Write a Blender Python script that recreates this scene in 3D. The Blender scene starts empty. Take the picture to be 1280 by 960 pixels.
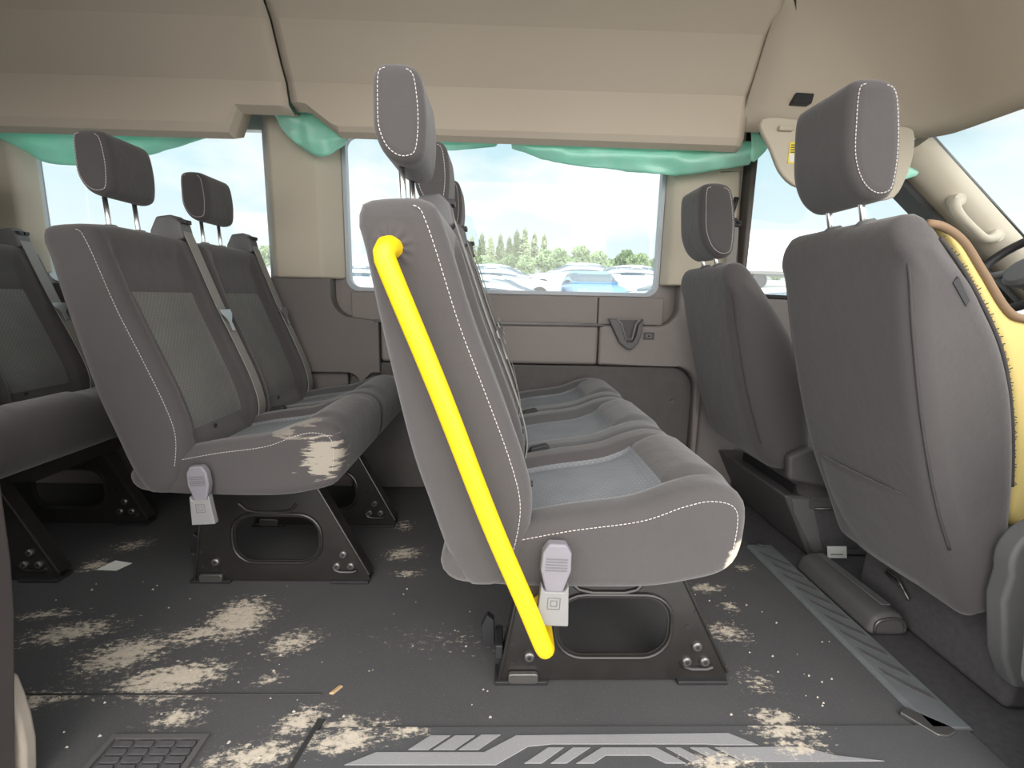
import bpy, math, random
from mathutils import Vector, Matrix, noise
random.seed(7)
PI = math.pi
SC = bpy.context.scene
COL = SC.collection

# ------------------------------------------------------------------ camera
F_PX, PITCH, YAW, ROLL, CAM_H = 600.0, .176, .027, .020, .969
_cy, _sy = math.cos(YAW), math.sin(YAW)
FW = Vector((_sy*math.cos(PITCH), _cy*math.cos(PITCH), -math.sin(PITCH)))
_r = Vector((_cy, -_sy, 0)); _u = _r.cross(FW)
RT = _r*math.cos(ROLL) + _u*math.sin(ROLL); UP = -_r*math.sin(ROLL) + _u*math.cos(ROLL)
CAM = Vector((0, 0, CAM_H))

def at(px, py, axis, val):
    """point seen at a pixel of the 1280x960 photograph, on the plane axis = val (metres)"""
    d = FW + RT*((px-640)/F_PX) - UP*((py-480)/F_PX)
    i = 'XYZ'.index(axis)
    return CAM + d*((val-CAM[i])/d[i])

cam_d = bpy.data.cameras.new('camera'); cam = bpy.data.objects.new('camera', cam_d); COL.objects.link(cam)
cam_d.sensor_fit = 'HORIZONTAL'; cam_d.sensor_width = 36; cam_d.lens = F_PX/1280*36
cam_d.clip_start = .02; cam_d.clip_end = 500
m = Matrix.Identity(4)
for i in range(3):
    m[i][0] = RT[i]; m[i][1] = UP[i]; m[i][2] = -FW[i]; m[i][3] = CAM[i]
cam.matrix_world = m
SC.camera = cam
SC.view_settings.view_transform = 'Standard'; SC.view_settings.look = 'None'
SC.view_settings.gamma = 1; SC.view_settings.exposure = 0.0; SC.view_settings.use_curve_mapping = False

# ------------------------------------------------------------------ tagging
def tag(o, label=None, cat=None, group=None, kind=None):
    if label: o['label'] = label
    if cat: o['category'] = cat
    if group: o['group'] = group
    if kind: o['kind'] = kind
    return o
def empty(name, loc=(0, 0, 0), rz=0):
    o = bpy.data.objects.new(name, None); COL.objects.link(o); o.location = loc; o.rotation_euler.z = rz
    o.empty_display_size = .05
    return o
def copy_tree(o, parent=None):
    c = o.copy(); COL.objects.link(c)
    if parent: c.parent = parent
    for ch in list(o.children): copy_tree(ch, c)
    return c

# ------------------------------------------------------------------ materials
def newmat(name):
    mt = bpy.data.materials.new(name); mt.use_nodes = True
    nt = mt.node_tree; b = nt.nodes['Principled BSDF']
    return mt, nt, b
def N(nt, t, **k):
    n = nt.nodes.new(t)
    for a, v in k.items():
        if a == 'op': n.operation = v
        elif a.startswith('i'): n.inputs[int(a[1:])].default_value = v
        else: setattr(n, a, v)
    return n
def MA(nt, op, a, b=None, c=None, clamp=False):
    n = nt.nodes.new('ShaderNodeMath'); n.operation = op; n.use_clamp = clamp
    for i, v in enumerate((a, b, c)):
        if v is None: continue
        if isinstance(v, (int, float)): n.inputs[i].default_value = v
        else: nt.links.new(v, n.inputs[i])
    return n.outputs[0]
def MIX(nt, f, a, b):
    n = nt.nodes.new('ShaderNodeMix'); n.data_type = 'RGBA'
    for i, v in ((0, f), (6, a), (7, b)):
        if isinstance(v, (int, float)): n.inputs[i].default_value = v
        elif isinstance(v, tuple): n.inputs[i].default_value = (*v[:3], 1)
        else: nt.links.new(v, n.inputs[i])
    return n.outputs[2]
def NOISE(nt, vec, scale, detail=3, rough=.55):
    n = nt.nodes.new('ShaderNodeTexNoise'); n.inputs['Scale'].default_value = scale
    n.inputs['Detail'].default_value = detail; n.inputs['Roughness'].default_value = rough
    if vec is not None: nt.links.new(vec, n.inputs['Vector'])
    return n.outputs['Fac']
def BUMP(nt, b, h, strength, dist=.001):
    n = nt.nodes.new('ShaderNodeBump'); n.inputs['Strength'].default_value = strength; n.inputs['Distance'].default_value = dist
    nt.links.new(h, n.inputs['Height']); nt.links.new(n.outputs[0], b.inputs['Normal'])
def OBJ(nt): return nt.nodes.new('ShaderNodeTexCoord').outputs['Object']
def s2l(c):
    return tuple(((v/255)/12.92 if v/255 <= .04045 else ((v/255+.055)/1.055)**2.4) for v in c)

def plain(name, col, rough=.6, metal=0., var=.12, scale=18, bump=0., bscale=300, spec=.4):
    mt, nt, b = newmat(name); o = OBJ(nt)
    n = NOISE(nt, o, scale, 4)
    a = tuple(v*(1-var) for v in col); c = tuple(min(1, v*(1+var)) for v in col)
    nt.links.new(MIX(nt, n, a, c), b.inputs['Base Color'])
    b.inputs['Roughness'].default_value = rough; b.inputs['Metallic'].default_value = metal
    b.inputs['Specular IOR Level'].default_value = spec
    if bump: BUMP(nt, b, NOISE(nt, o, bscale, 2), bump)
    return mt

def fabric(name, col, stain=None, rough=.92):
    """woven seat cloth; stain = list of (centre, radii, colour) patches of dried mud in object space"""
    mt, nt, b = newmat(name); o = OBJ(nt)
    n1 = NOISE(nt, o, 9, 3); n2 = NOISE(nt, o, 520, 2)
    c = MIX(nt, n1, tuple(v*.88 for v in col), tuple(v*1.12 for v in col))
    c = MIX(nt, MA(nt, 'MULTIPLY', n2, .45), c, tuple(v*1.5 for v in col))
    if stain:
        for (ce, ra, cc, thr) in stain:
            mp = N(nt, 'ShaderNodeMapping', vector_type='TEXTURE')
            mp.inputs['Location'].default_value = ce; mp.inputs['Scale'].default_value = ra
            nt.links.new(o, mp.inputs['Vector'])
            ln = N(nt, 'ShaderNodeVectorMath', op='LENGTH'); nt.links.new(mp.outputs[0], ln.inputs[0])
            st = N(nt, 'ShaderNodeMapping'); st.inputs['Scale'].default_value = (10, 10, 55); nt.links.new(o, st.inputs['Vector'])
            v = MA(nt, 'ADD', MA(nt, 'SUBTRACT', 1.0, ln.outputs['Value']), MA(nt, 'MULTIPLY', MA(nt, 'SUBTRACT', NOISE(nt, st.outputs[0], 1.2, 4), .5), thr))
            f = MA(nt, 'MULTIPLY', MA(nt, 'SUBTRACT', v, .25), 6, clamp=True)
            c = MIX(nt, MA(nt, 'MULTIPLY', f, .9), c, cc)
    nt.links.new(c, b.inputs['Base Color']); b.inputs['Roughness'].default_value = rough
    b.inputs['Specular IOR Level'].default_value = .2
    b.inputs['Sheen Weight'].default_value = .25; b.inputs['Sheen Roughness'].default_value = .5
    BUMP(nt, b, MA(nt, 'ADD', n2, MA(nt, 'MULTIPLY', NOISE(nt, o, 14, 3, .6), 7)), .45, .0011)
    return mt

def dotted(name, col, dot, plane):
    """seat centre cloth with rows of small raised dots; plane = the two object axes the dots lie in"""
    mt, nt, b = newmat(name); o = OBJ(nt)
    sx = N(nt, 'ShaderNodeSeparateXYZ'); nt.links.new(o, sx.inputs[0])
    K = 2*PI/.015
    u = MA(nt, 'SINE', MA(nt, 'MULTIPLY', sx.outputs[plane[0]], K)); v = MA(nt, 'SINE', MA(nt, 'MULTIPLY', sx.outputs[plane[1]], K))
    p = MA(nt, 'MULTIPLY', u, v)
    f = MA(nt, 'MULTIPLY', MA(nt, 'SUBTRACT', p, .1), 2.2, clamp=True)
    n2 = NOISE(nt, o, 420, 2)
    c = MIX(nt, f, col, dot)
    c = MIX(nt, MA(nt, 'MULTIPLY', n2, .5), c, tuple(x*1.35 for x in col))
    c = MIX(nt, NOISE(nt, o, 11, 3), tuple(x*.85 for x in col), c)
    nt.links.new(c, b.inputs['Base Color']); b.inputs['Roughness'].default_value = .95
    b.inputs['Specular IOR Level'].default_value = .15
    BUMP(nt, b, MA(nt, 'ADD', MA(nt, 'MULTIPLY', f, .8), n2), .4, .001)
    return mt

SEAT = (.0615, .0565, .057)
M = {}
M['cloth'] = fabric('seat_cloth', SEAT)
M['cloth_head'] = fabric('headrest_cloth', (.058, .054, .0545))
M['cushion_worn'] = fabric('cushion_cloth_worn', SEAT, [((.500, .012, .435), (.05, .06, .09), s2l((215, 200, 180)), .5)])
M['cushion_muddy'] = fabric('cushion_cloth_muddy', SEAT, [((.45, .0, .505), (.075, .09, .085), s2l((158, 151, 139)), 3.4), ((.34, .05, .59), (.12, .08, .04), s2l((125, 119, 110)), 2.8)])
M['cushion_top'] = fabric('cushion_top_cloth', (.066, .067, .069))
M['dots_back'] = dotted('back_centre_cloth', (.150, .150, .142), (.25, .25, .235), (1, 2))
M['dots_seat'] = dotted('seat_centre_cloth', (.185, .195, .21), (.28, .295, .315), (0, 1))
M['stitch'] = plain('stitch_thread', (.50, .46, .45), .8)
M['cord'] = plain('seam_cord', (.05, .046, .047), .85)
M['chrome'] = plain('chrome', (.82, .83, .84), .28, 1., .03)
M['steel'] = plain('brushed_steel', (.42, .42, .42), .35, .9, .05)
M['black'] = plain('black_plastic', (.022, .022, .024), .5, var=.2)
M['grey_plastic'] = plain('grey_plastic', (.115, .115, .118), .5)
M['belt'] = plain('belt_webbing', (.25, .24, .225), .7, scale=200, bump=.3, bscale=600)
M['buckle_sleeve'] = plain('buckle_sleeve', (.20, .19, .215), .45, bump=.1)
M['buckle_plate'] = plain('buckle_plate', (.22, .22, .222), .42)
M['yellow'] = plain('yellow_rail_paint', (.84, .545, .003), .4, var=.03, spec=.5)
M['frame'] = plain('black_seat_frame', (.019, .0175, .0165), .3, .0, .45, 22, spec=.7)
M['bolt'] = plain('bolt_steel', (.17, .165, .16), .35, .7)
M['trim_beige'] = plain('beige_trim', s2l((188, 180, 164)), .7, var=.02, bump=.12, bscale=500)
M['trim_dark'] = plain('dark_trim', (.165, .15, .142), .65, var=.05, bump=.2, bscale=420)
M['trim_panel'] = plain('grey_trim_panel', (.235, .21, .20), .62, var=.04, bump=.15, bscale=420)
M['carpet_wall'] = plain('dark_wall_carpet', (.115, .108, .105), .95, var=.15, bump=.5, bscale=500, spec=.1)
M['headliner'] = plain('headliner_cloth', s2l((192, 181, 166)), .95, var=.025, scale=3, bump=.25, bscale=700, spec=.1)
M['rubber'] = plain('black_rubber', (.03, .03, .03), .6)
M['cab_carpet'] = plain('cab_carpet', (.075, .072, .076), .95, var=.3, scale=60, bump=.7, bscale=350, spec=.1)
M['cab_plastic'] = plain('cab_dark_plastic', (.085, .082, .083), .55, var=.1, bump=.15)
M['body_paint'] = plain('van_paint', (.55, .55, .54), .3, var=.02)
M['white'] = plain('white_card', (.72, .73, .70), .7, var=.04)
M['label_yellow'] = plain('label_yellow', (.80, .66, .08), .6, var=.03)
M['label_ink'] = plain('label_ink', (.06, .06, .05), .6)

def glass_mat(name, tint, haze):
    mt, nt, b = newmat(name); nt.nodes.remove(b)
    out = nt.nodes['Material Output']
    tr = N(nt, 'ShaderNodeBsdfTransparent'); tr.inputs[0].default_value = (*tint, 1)
    gl = N(nt, 'ShaderNodeBsdfGlossy'); gl.inputs['Roughness'].default_value = .02
    df = N(nt, 'ShaderNodeBsdfTranslucent'); df.inputs[0].default_value = (.8, .85, .86, 1)
    m1 = N(nt, 'ShaderNodeMixShader'); m1.inputs[0].default_value = haze
    nt.links.new(tr.outputs[0], m1.inputs[1]); nt.links.new(df.outputs[0], m1.inputs[2])
    m2 = N(nt, 'ShaderNodeMixShader'); m2.inputs[0].default_value = .03
    nt.links.new(m1.outputs[0], m2.inputs[1]); nt.links.new(gl.outputs[0], m2.inputs[2])
    nt.links.new(m2.outputs[0], out.inputs[0])
    return mt
M['glass'] = glass_mat('window_glass', (.96, .99, .99), .06)
M['glass_front'] = glass_mat('windscreen_glass', (.95, .97, .97), .12)

def film_mat():
    mt, nt, b = newmat('teal_film'); nt.nodes.remove(b); out = nt.nodes['Material Output']
    n = NOISE(nt, OBJ(nt), 14, 4)
    c = MIX(nt, n, (.40, .93, .75), (.70, .98, .90))
    tl = N(nt, 'ShaderNodeBsdfTranslucent'); df = N(nt, 'ShaderNodeBsdfDiffuse')
    nt.links.new(c, tl.inputs[0]); nt.links.new(c, df.inputs[0])
    gl = N(nt, 'ShaderNodeBsdfGlossy'); gl.inputs['Roughness'].default_value = .3
    m1 = N(nt, 'ShaderNodeMixShader'); m1.inputs[0].default_value = .5
    nt.links.new(df.outputs[0], m1.inputs[1]); nt.links.new(tl.outputs[0], m1.inputs[2])
    m2 = N(nt, 'ShaderNodeMixShader'); m2.inputs[0].default_value = .08
    nt.links.new(m1.outputs[0], m2.inputs[1]); nt.links.new(gl.outputs[0], m2.inputs[2])
    nt.links.new(m2.outputs[0], out.inputs[0]); return mt
M['film'] = film_mat()

# ------------------------------------------------------------------ mesh builder
class MB:
    def __init__(s): s.v = []; s.f = []; s.m = []; s.flat = set()
    def face(s, idx, mat=0): s.f.append(tuple(idx)); s.m.append(mat)
    def add(s, vs, fs, mat=0):
        b = len(s.v); s.v += [Vector(p) for p in vs]
        for f in fs: s.face([i+b for i in f], mat)
    def box(s, lo, hi, mat=0):
        x0, y0, z0 = lo; x1, y1, z1 = hi
        s.add([(x0,y0,z0),(x1,y0,z0),(x1,y1,z0),(x0,y1,z0),(x0,y0,z1),(x1,y0,z1),(x1,y1,z1),(x0,y1,z1)],
              [(0,3,2,1),(4,5,6,7),(0,1,5,4),(1,2,6,5),(2,3,7,6),(3,0,4,7)], mat)
    def hexa(s, p, mat=0):   # p: bottom 4 then top 4
        s.add(p, [(0,3,2,1),(4,5,6,7),(0,1,5,4),(1,2,6,5),(2,3,7,6),(3,0,4,7)], mat)
    def tube(s, path, r, n=12, mat=0, cap=True, rs=None):
        P = [Vector(p) for p in path]; rings = []
        t0 = (P[1]-P[0]).normalized()
        a = Vector((0, 0, 1)) if abs(t0.z) < .9 else Vector((1, 0, 0))
        nrm = t0.cross(a).normalized(); b0 = len(s.v)
        for i, p in enumerate(P):
            t = (P[min(i+1, len(P)-1)]-P[max(i-1, 0)]).normalized()
            nrm = (nrm - t*nrm.dot(t)).normalized(); bi = t.cross(nrm)
            rr = rs[i] if rs else r
            for k in range(n):
                an = 2*PI*k/n; s.v.append(p + nrm*(rr*math.cos(an)) + bi*(rr*math.sin(an)))
        for i in range(len(P)-1):
            for k in range(n):
                k2 = (k+1) % n
                s.face((b0+i*n+k, b0+i*n+k2, b0+(i+1)*n+k2, b0+(i+1)*n+k), mat)
        if cap:
            s.face([b0+k for k in reversed(range(n))], mat); s.face([b0+(len(P)-1)*n+k for k in range(n)], mat)
    def prism(s, poly, axis, a0, a1, mat=0):
        """poly of 2-D points in the two other axes (cyclic order), extruded along axis"""
        n = len(poly)
        def P(q, a):
            if axis == 'Y': return Vector((q[0], a, q[1]))
            if axis == 'X': return Vector((a, q[0], q[1]))
            return Vector((q[0], q[1], a))
        b = len(s.v)
        s.v += [P(q, a0) for q in poly] + [P(q, a1) for q in poly]
        s.face([b+i for i in range(n)], mat); s.face([b+n+i for i in reversed(range(n))], mat)
        for i in range(n):
            j = (i+1) % n; s.face((b+i, b+n+i, b+n+j, b+j), mat)
    def grid(s, rows, mat=0, closed=False):
        b = len(s.v); nc = len(rows[0])
        for r in rows: s.v += [Vector(p) for p in r]
        for i in range(len(rows)-1):
            for j in range(nc if closed else nc-1):
                k = (j+1) % nc
                s.face((b+i*nc+j, b+i*nc+k, b+(i+1)*nc+k, b+(i+1)*nc+j), mat)
    def build(s, name, mats, parent=None, smooth=False, bevel=0, seg=2, origin=(0, 0, 0), autosmooth=None, solidify=0, subsurf=0):
        me = bpy.data.meshes.new(name); o = Vector(origin)
        me.from_pydata([tuple(v-o) for v in s.v], [], s.f)
        if not isinstance(mats, (list, tuple)): mats = [mats]
        for mt in mats: me.materials.append(mt)
        for p, mi in zip(me.polygons, s.m): p.material_index = mi
        me.update()
        import bmesh
        bm = bmesh.new(); bm.from_mesh(me); bmesh.ops.recalc_face_normals(bm, faces=bm.faces); bm.to_mesh(me); bm.free()
        if smooth: me.polygons.foreach_set('use_smooth', [i not in s.flat for i in range(len(me.polygons))])
        ob = bpy.data.objects.new(name, me); COL.objects.link(ob)
        if parent: ob.parent = parent
        else: ob.location = o
        if solidify:
            md = ob.modifiers.new('solid', 'SOLIDIFY'); md.thickness = solidify; md.offset = 0
        if subsurf:
            md = ob.modifiers.new('sub', 'SUBSURF'); md.levels = subsurf; md.render_levels = subsurf
        if bevel:
            md = ob.modifiers.new('bevel', 'BEVEL'); md.width = bevel; md.segments = seg; md.limit_method = 'ANGLE'; md.angle_limit = math.radians(35)
            if smooth is False:
                me.polygons.foreach_set('use_smooth', [True]*len(me.polygons)); md.harden_normals = True
        elif autosmooth:
            me.polygons.foreach_set('use_smooth', [True]*len(me.polygons))
            me.set_sharp_from_angle(angle=math.radians(autosmooth))
        return ob

def catmull(pts, n, closed=True):
    P = [Vector((*p, 0)) if len(p) == 2 else Vector(p) for p in pts]; L = len(P); out = []
    seg = L if closed else L-1
    for i in range(seg):
        if closed: a, b, c, d = P[(i-1) % L], P[i], P[(i+1) % L], P[(i+2) % L]
        else: a, b, c, d = P[max(i-1, 0)], P[i], P[i+1], P[min(i+2, L-1)]
        for k in range(16):
            t = k/16
            out.append(.5*((2*b)+(c-a)*t+(2*a-5*b+4*c-d)*t*t+(3*b-a-3*c+d)*t**3))
    if not closed: out.append(P[-1])
    Q = out+[out[0]] if closed else out
    ls = [0]
    for i in range(len(Q)-1): ls.append(ls[-1]+(Q[i+1]-Q[i]).length)
    res = []; j = 0
    for k in range(n):
        d = ls[-1]*k/(n if closed else n-1)
        while j < len(ls)-2 and ls[j+1] < d: j += 1
        t = (d-ls[j])/max(1e-9, ls[j+1]-ls[j]); res.append(Q[j].lerp(Q[j+1], min(1, t)))
    return [(p.x, p.y) for p in res] if len(pts[0]) == 2 else res
def normals2(pr):
    n = len(pr); ar = sum(pr[i][0]*pr[(i+1) % n][1]-pr[(i+1) % n][0]*pr[i][1] for i in range(n))
    sg = 1 if ar > 0 else -1; out = []
    for i in range(n):
        a = pr[i-2]; b = pr[(i+2) % n]; t = Vector((b[0]-a[0], b[1]-a[1])).normalized(); out.append((t.y*sg, -t.x*sg))
    return out
def sm(a, b, x):
    t = max(0, min(1, (x-a)/(b-a))); return t*t*(3-2*t)
def pad(ctrl, y0, y1, r0, r1, n=72, ny=26, disp=None, axis='Y', res=5):
    """upholstered pad: a closed side profile swept across the seat with rounded ends"""
    pr = catmull(ctrl, n); nm = normals2(pr)
    lim = []; sgn = 1 if sum(pr[i-1][0]*pr[i][1]-pr[i][0]*pr[i-1][1] for i in range(n)) > 0 else -1
    for i in range(n):
        d = min([math.hypot(pr[i][0]-pr[j][0], pr[i][1]-pr[j][1]) for j in range(n) if nm[i][0]*nm[j][0]+nm[i][1]*nm[j][1] < -.2] or [9])
        a, b, c = [Vector(pr[(i+o_) % n]) for o_ in (-3, 0, 3)]
        cr = (b-a).x*(c-b).y-(b-a).y*(c-b).x
        R = (a-b).length*(b-c).length*(c-a).length/max(1e-9, 2*abs(cr))
        lim.append(min(.40*d, .8*R if cr*sgn > 0 else 9))
    for _ in range(6): lim = [min(lim[i], (lim[i-1]+lim[i]+lim[(i+1) % n])/3) for i in range(n)]
    st = [(y0+r0*(1-math.cos(a)), r0*(1-math.sin(a))) for a in [PI/2*i/res for i in range(res+1)]]
    for k in range(1, ny): st.append((y0+r0+(y1-r1-y0-r0)*k/ny, 0))
    st += [(y1-r1*(1-math.cos(a)), r1*(1-math.sin(a))) for a in [PI/2*i/res for i in reversed(range(res+1))]]
    mb = MB(); rows = []
    for (y, ins) in st:
        u = (y-(y0+y1)/2)/((y1-y0)/2); row = []
        rr = r0 if u < 0 else r1
        for (p, q, l) in zip(pr, nm, lim):
            k_ = ins*min(1, l/max(rr, 1e-6)); x, z = p[0]-q[0]*k_, p[1]-q[1]*k_
            if disp: x, y2, z = disp(x, y, z, q, u)
            else: y2 = y
            row.append((x, y2, z) if axis == 'Y' else ((y2, x, z) if axis == 'X' else (x, z, y2)))
        rows.append(row)
    mb.grid(rows, 0, True)
    from mathutils.geometry import tessellate_polygon
    for b in (0, len(mb.v)-n):                 # flat ends
        ys = sum((mb.v[b+i] for i in range(n)), Vector())/n
        for t in tessellate_polygon([[mb.v[b+i] for i in range(n)]]):
            mb.flat.add(len(mb.f)); mb.face([b+i for i in t], 0)
    return mb
def ring(p, q, ins, r, yend, sg):
    """point on the rounded end of a pad, ins inside its outline; sg = -1 at the low end"""
    sn = max(0, 1-ins/r); return (p[0]-q[0]*ins, yend-sg*(r*(1-math.sqrt(1-sn*sn))-.0007), p[1]-q[1]*ins)
def split(mb, pred):
    A, B = MB(), MB()
    for part in (A, B): part.map = {}
    for fi, (f, mi) in enumerate(zip(mb.f, mb.m)):
        c = sum((mb.v[i] for i in f), Vector())/len(f)
        p = A if (len(f) == 4 and pred(c)) else B
        idx = []
        for i in f:
            if i not in p.map: p.map[i] = len(p.v); p.v.append(mb.v[i].copy())
            idx.append(p.map[i])
        if fi in mb.flat: p.flat.add(len(p.f))
        p.face(idx, mi)
    return A, B
def dashes(path, dash=.0055, gap=.0035, r=.0009, mb=None):
    mb = mb or MB(); P = [Vector(p) for p in path]; ls = [0]
    for i in range(len(P)-1): ls.append(ls[-1]+(P[i+1]-P[i]).length)
    def pt(d):
        for i in range(len(P)-1):
            if ls[i+1] >= d: return P[i].lerp(P[i+1], (d-ls[i])/max(1e-9, ls[i+1]-ls[i]))
        return P[-1]
    d = 0
    while d < ls[-1]-dash:
        mb.tube([pt(d), pt(d+dash)], r, 5); d += dash+gap
    return mb
def rrect(x0, z0, x1, z1, r, n=6):
    out = []
    for (cx, cz, a0) in ((x1-r, z1-r, 0), (x0+r, z1-r, 90), (x0+r, z0+r, 180), (x1-r, z0+r, 270)):
        for k in range(n+1):
            a = math.radians(a0+90*k/n); out.append((cx+r*math.cos(a), cz+r*math.sin(a)))
    return out
def holed(outer, hole, axis, a0, a1, mb=None, mat=0):
    """flat plate between a convex-ish outer outline and a hole, both sides and both rims"""
    mb = mb or MB(); n = len(hole)
    cx = sum(p[0] for p in hole)/n; cz = sum(p[1] for p in hole)/n
    def ray(dx, dz):
        best = None; L = len(outer)
        for i in range(L):
            (ax, az), (bx, bz) = outer[i], outer[(i+1) % L]
            ex, ez = bx-ax, bz-az; den = dx*ez-dz*ex
            if abs(den) < 1e-12: continue
            t = ((ax-cx)*ez-(az-cz)*ex)/den; s_ = ((ax-cx)*dz-(az-cz)*dx)/den
            if t > 0 and -1e-9 <= s_ <= 1+1e-9 and (best is None or t < best): best = t
        return best
    angs = sorted([(math.atan2(p[1]-cz, p[0]-cx)) for p in hole]+[math.atan2(p[1]-cz, p[0]-cx) for p in outer])
    def hray(dx, dz):
        best = None; L = len(hole)
        for i in range(L):
            (ax, az), (bx, bz) = hole[i], hole[(i+1) % L]
            ex, ez = bx-ax, bz-az; den = dx*ez-dz*ex
            if abs(den) < 1e-12: continue
            t = ((ax-cx)*ez-(az-cz)*ex)/den; s_ = ((ax-cx)*dz-(az-cz)*dx)/den
            if t > 0 and -1e-9 <= s_ <= 1+1e-9 and (best is None or t > best): best = t
        return best
    I, O = [], []
    last = None
    for a in angs:
        if last is not None and a-last < 1e-4: continue
        last = a; dx, dz = math.cos(a), math.sin(a)
        t1, t2 = hray(dx, dz), ray(dx, dz)
        if t1 is None or t2 is None: continue
        I.append((cx+dx*t1, cz+dz*t1)); O.append((cx+dx*t2, cz+dz*t2))
    def P(q, a):
        return (q[0], a, q[1]) if axis == 'Y' else ((a, q[0], q[1]) if axis == 'X' else (q[0], q[1], a))
    k = len(I)
    mb.grid([[P(q, a0) for q in O], [P(q, a0) for q in I], [P(q, a1) for q in I], [P(q, a1) for q in O], [P(q, a0) for q in O]], mat, True)
    return mb

# ================================================================== THE VAN SHELL
WALL = 2.40          # inner skin of the far side
def st(name, mb, mats, label, cat, **k):
    o = mb.build(name, mats, **k); return tag(o, label, cat, None, 'structure')

# ---- floor covering with dried mud
def mud_mat(name, blobs, off, base1, base2, speck):
    mt, nt, b = newmat(name); o = OBJ(nt)
    add = N(nt, 'ShaderNodeVectorMath', op='ADD'); add.inputs[1].default_value = off; nt.links.new(o, add.inputs[0]); o = add.outputs[0]
    mask = None
    for (px, py, rx, ry, ang, w) in blobs:
        c = at(px, py, 'Z', 0); ax = at(px+rx, py, 'Z', 0)-c; ay = at(px, py-ry, 'Z', 0)-c
        mp = N(nt, 'ShaderNodeMapping', vector_type='TEXTURE')
        mp.inputs['Location'].default_value = (c.x, c.y, 0)
        mp.inputs['Rotation'].default_value = (0, 0, math.radians(-ang))
        mp.inputs['Scale'].default_value = (ax.length*1.45, max(.03, abs(ay.y))*1.5, 1)
        nt.links.new(o, mp.inputs['Vector'])
        ln = N(nt, 'ShaderNodeVectorMath', op='LENGTH'); nt.links.new(mp.outputs[0], ln.inputs[0])
        v = MA(nt, 'MULTIPLY', MA(nt, 'SUBTRACT', 1.0, ln.outputs['Value'], clamp=True), w)
        mask = v if mask is None else MA(nt, 'MAXIMUM', mask, v)
    mp = N(nt, 'ShaderNodeMapping'); mp.inputs['Rotation'].default_value = (0, 0, math.radians(-35)); mp.inputs['Scale'].default_value = (14, 46, 1)
    nt.links.new(o, mp.inputs['Vector'])
    n1 = NOISE(nt, mp.outputs[0], 1.9, 8, .78); n2 = NOISE(nt, o, 60, 5, .75)
    val = MA(nt, 'ADD', MA(nt, 'MULTIPLY', mask, .95), MA(nt, 'MULTIPLY', MA(nt, 'SUBTRACT', MA(nt, 'ADD', MA(nt, 'MULTIPLY', n1, .75), MA(nt, 'MULTIPLY', n2, .5)), .625), 3.6))
    inside = MA(nt, 'MULTIPLY', MA(nt, 'SUBTRACT', mask, .02), 14, clamp=True)
    f = MA(nt, 'MULTIPLY', MA(nt, 'MULTIPLY', MA(nt, 'SUBTRACT', val, .46), 3.0, clamp=True), inside)
    dust = NOISE(nt, o, 3.2, 4, .6); sp = NOISE(nt, o, 260, 2, .7)
    base = MIX(nt, dust, base1, base2)
    base = MIX(nt, MA(nt, 'MULTIPLY', MA(nt, 'SUBTRACT', sp, .58), 5, clamp=True), base, speck)
    mud = MIX(nt, n2, s2l((158, 148, 135)), s2l((224, 212, 194)))
    nt.links.new(MIX(nt, MA(nt, 'MULTIPLY', f, .92), base, mud), b.inputs['Base Color'])
    b.inputs['Roughness'].default_value = .78; b.inputs['Specular IOR Level'].default_value = .35
    BUMP(nt, b, MA(nt, 'ADD', sp, f), .35, .0012)
    return mt
FLOOR_MUD = [(300,772,42,26,-25,1.25),(250,792,52,14,-20,1.0),(155,818,60,24,-20,1.1),(215,848,72,20,-12,1.3),(90,790,62,16,-15,1.0),(58,768,46,7,-8,.8),
             (365,803,40,17,-25,.95),(165,682,30,9,-20,.8),(118,707,20,8,-20,1.0),(335,849,22,6,-10,.75),(505,657,16,8,-20,.75),(503,692,27,9,-5,1.0),(510,717,20,6,-5,.85),
             (222,897,44,15,-10,.9),(42,878,24,12,-20,.95),(375,902,42,20,-30,1.0),(315,945,66,20,-10,1.05),(882,735,28,7,0,.95),(912,758,14,9,20,.8),(908,790,30,14,25,.95),
             (945,852,28,20,0,.62),(968,898,30,12,0,1.1),(430,908,34,8,-10,1.05),(930,710,16,5,0,.8),(470,905,30,5,0,.7),(560,800,120,20,0,.35),(60,870,60,3,0,.8),(200,870,70,3,0,.75),(960,860,15,6,0,.6)]
M['floor'] = mud_mat('vinyl_floor', FLOOR_MUD, (0, 0, 0), (.054, .053, .056), (.082, .081, .083), (.14, .138, .14))
PLATE_MUD = [(430,928,55,18,-10,1.1),(505,915,40,6,0,.9),(985,915,55,14,0,1.0),(1000,938,40,10,0,.9),(965,903,30,8,0,1.1),(900,958,60,6,0,.9)]
fl = MB(); fl.box((-3.3, .80, -.06), (1.03, 2.40, 0))
st('floor', fl, M['floor'], 'dark grey vinyl van floor with smeared patches of dried pale mud', 'floor')
fl = MB(); fl.box((1.03, .80, -.07), (2.9, 2.40, -.006))
st('floor.001', fl, M['cab_carpet'], 'near-black cab floor carpet in front of the patterned metal strip', 'floor')

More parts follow.
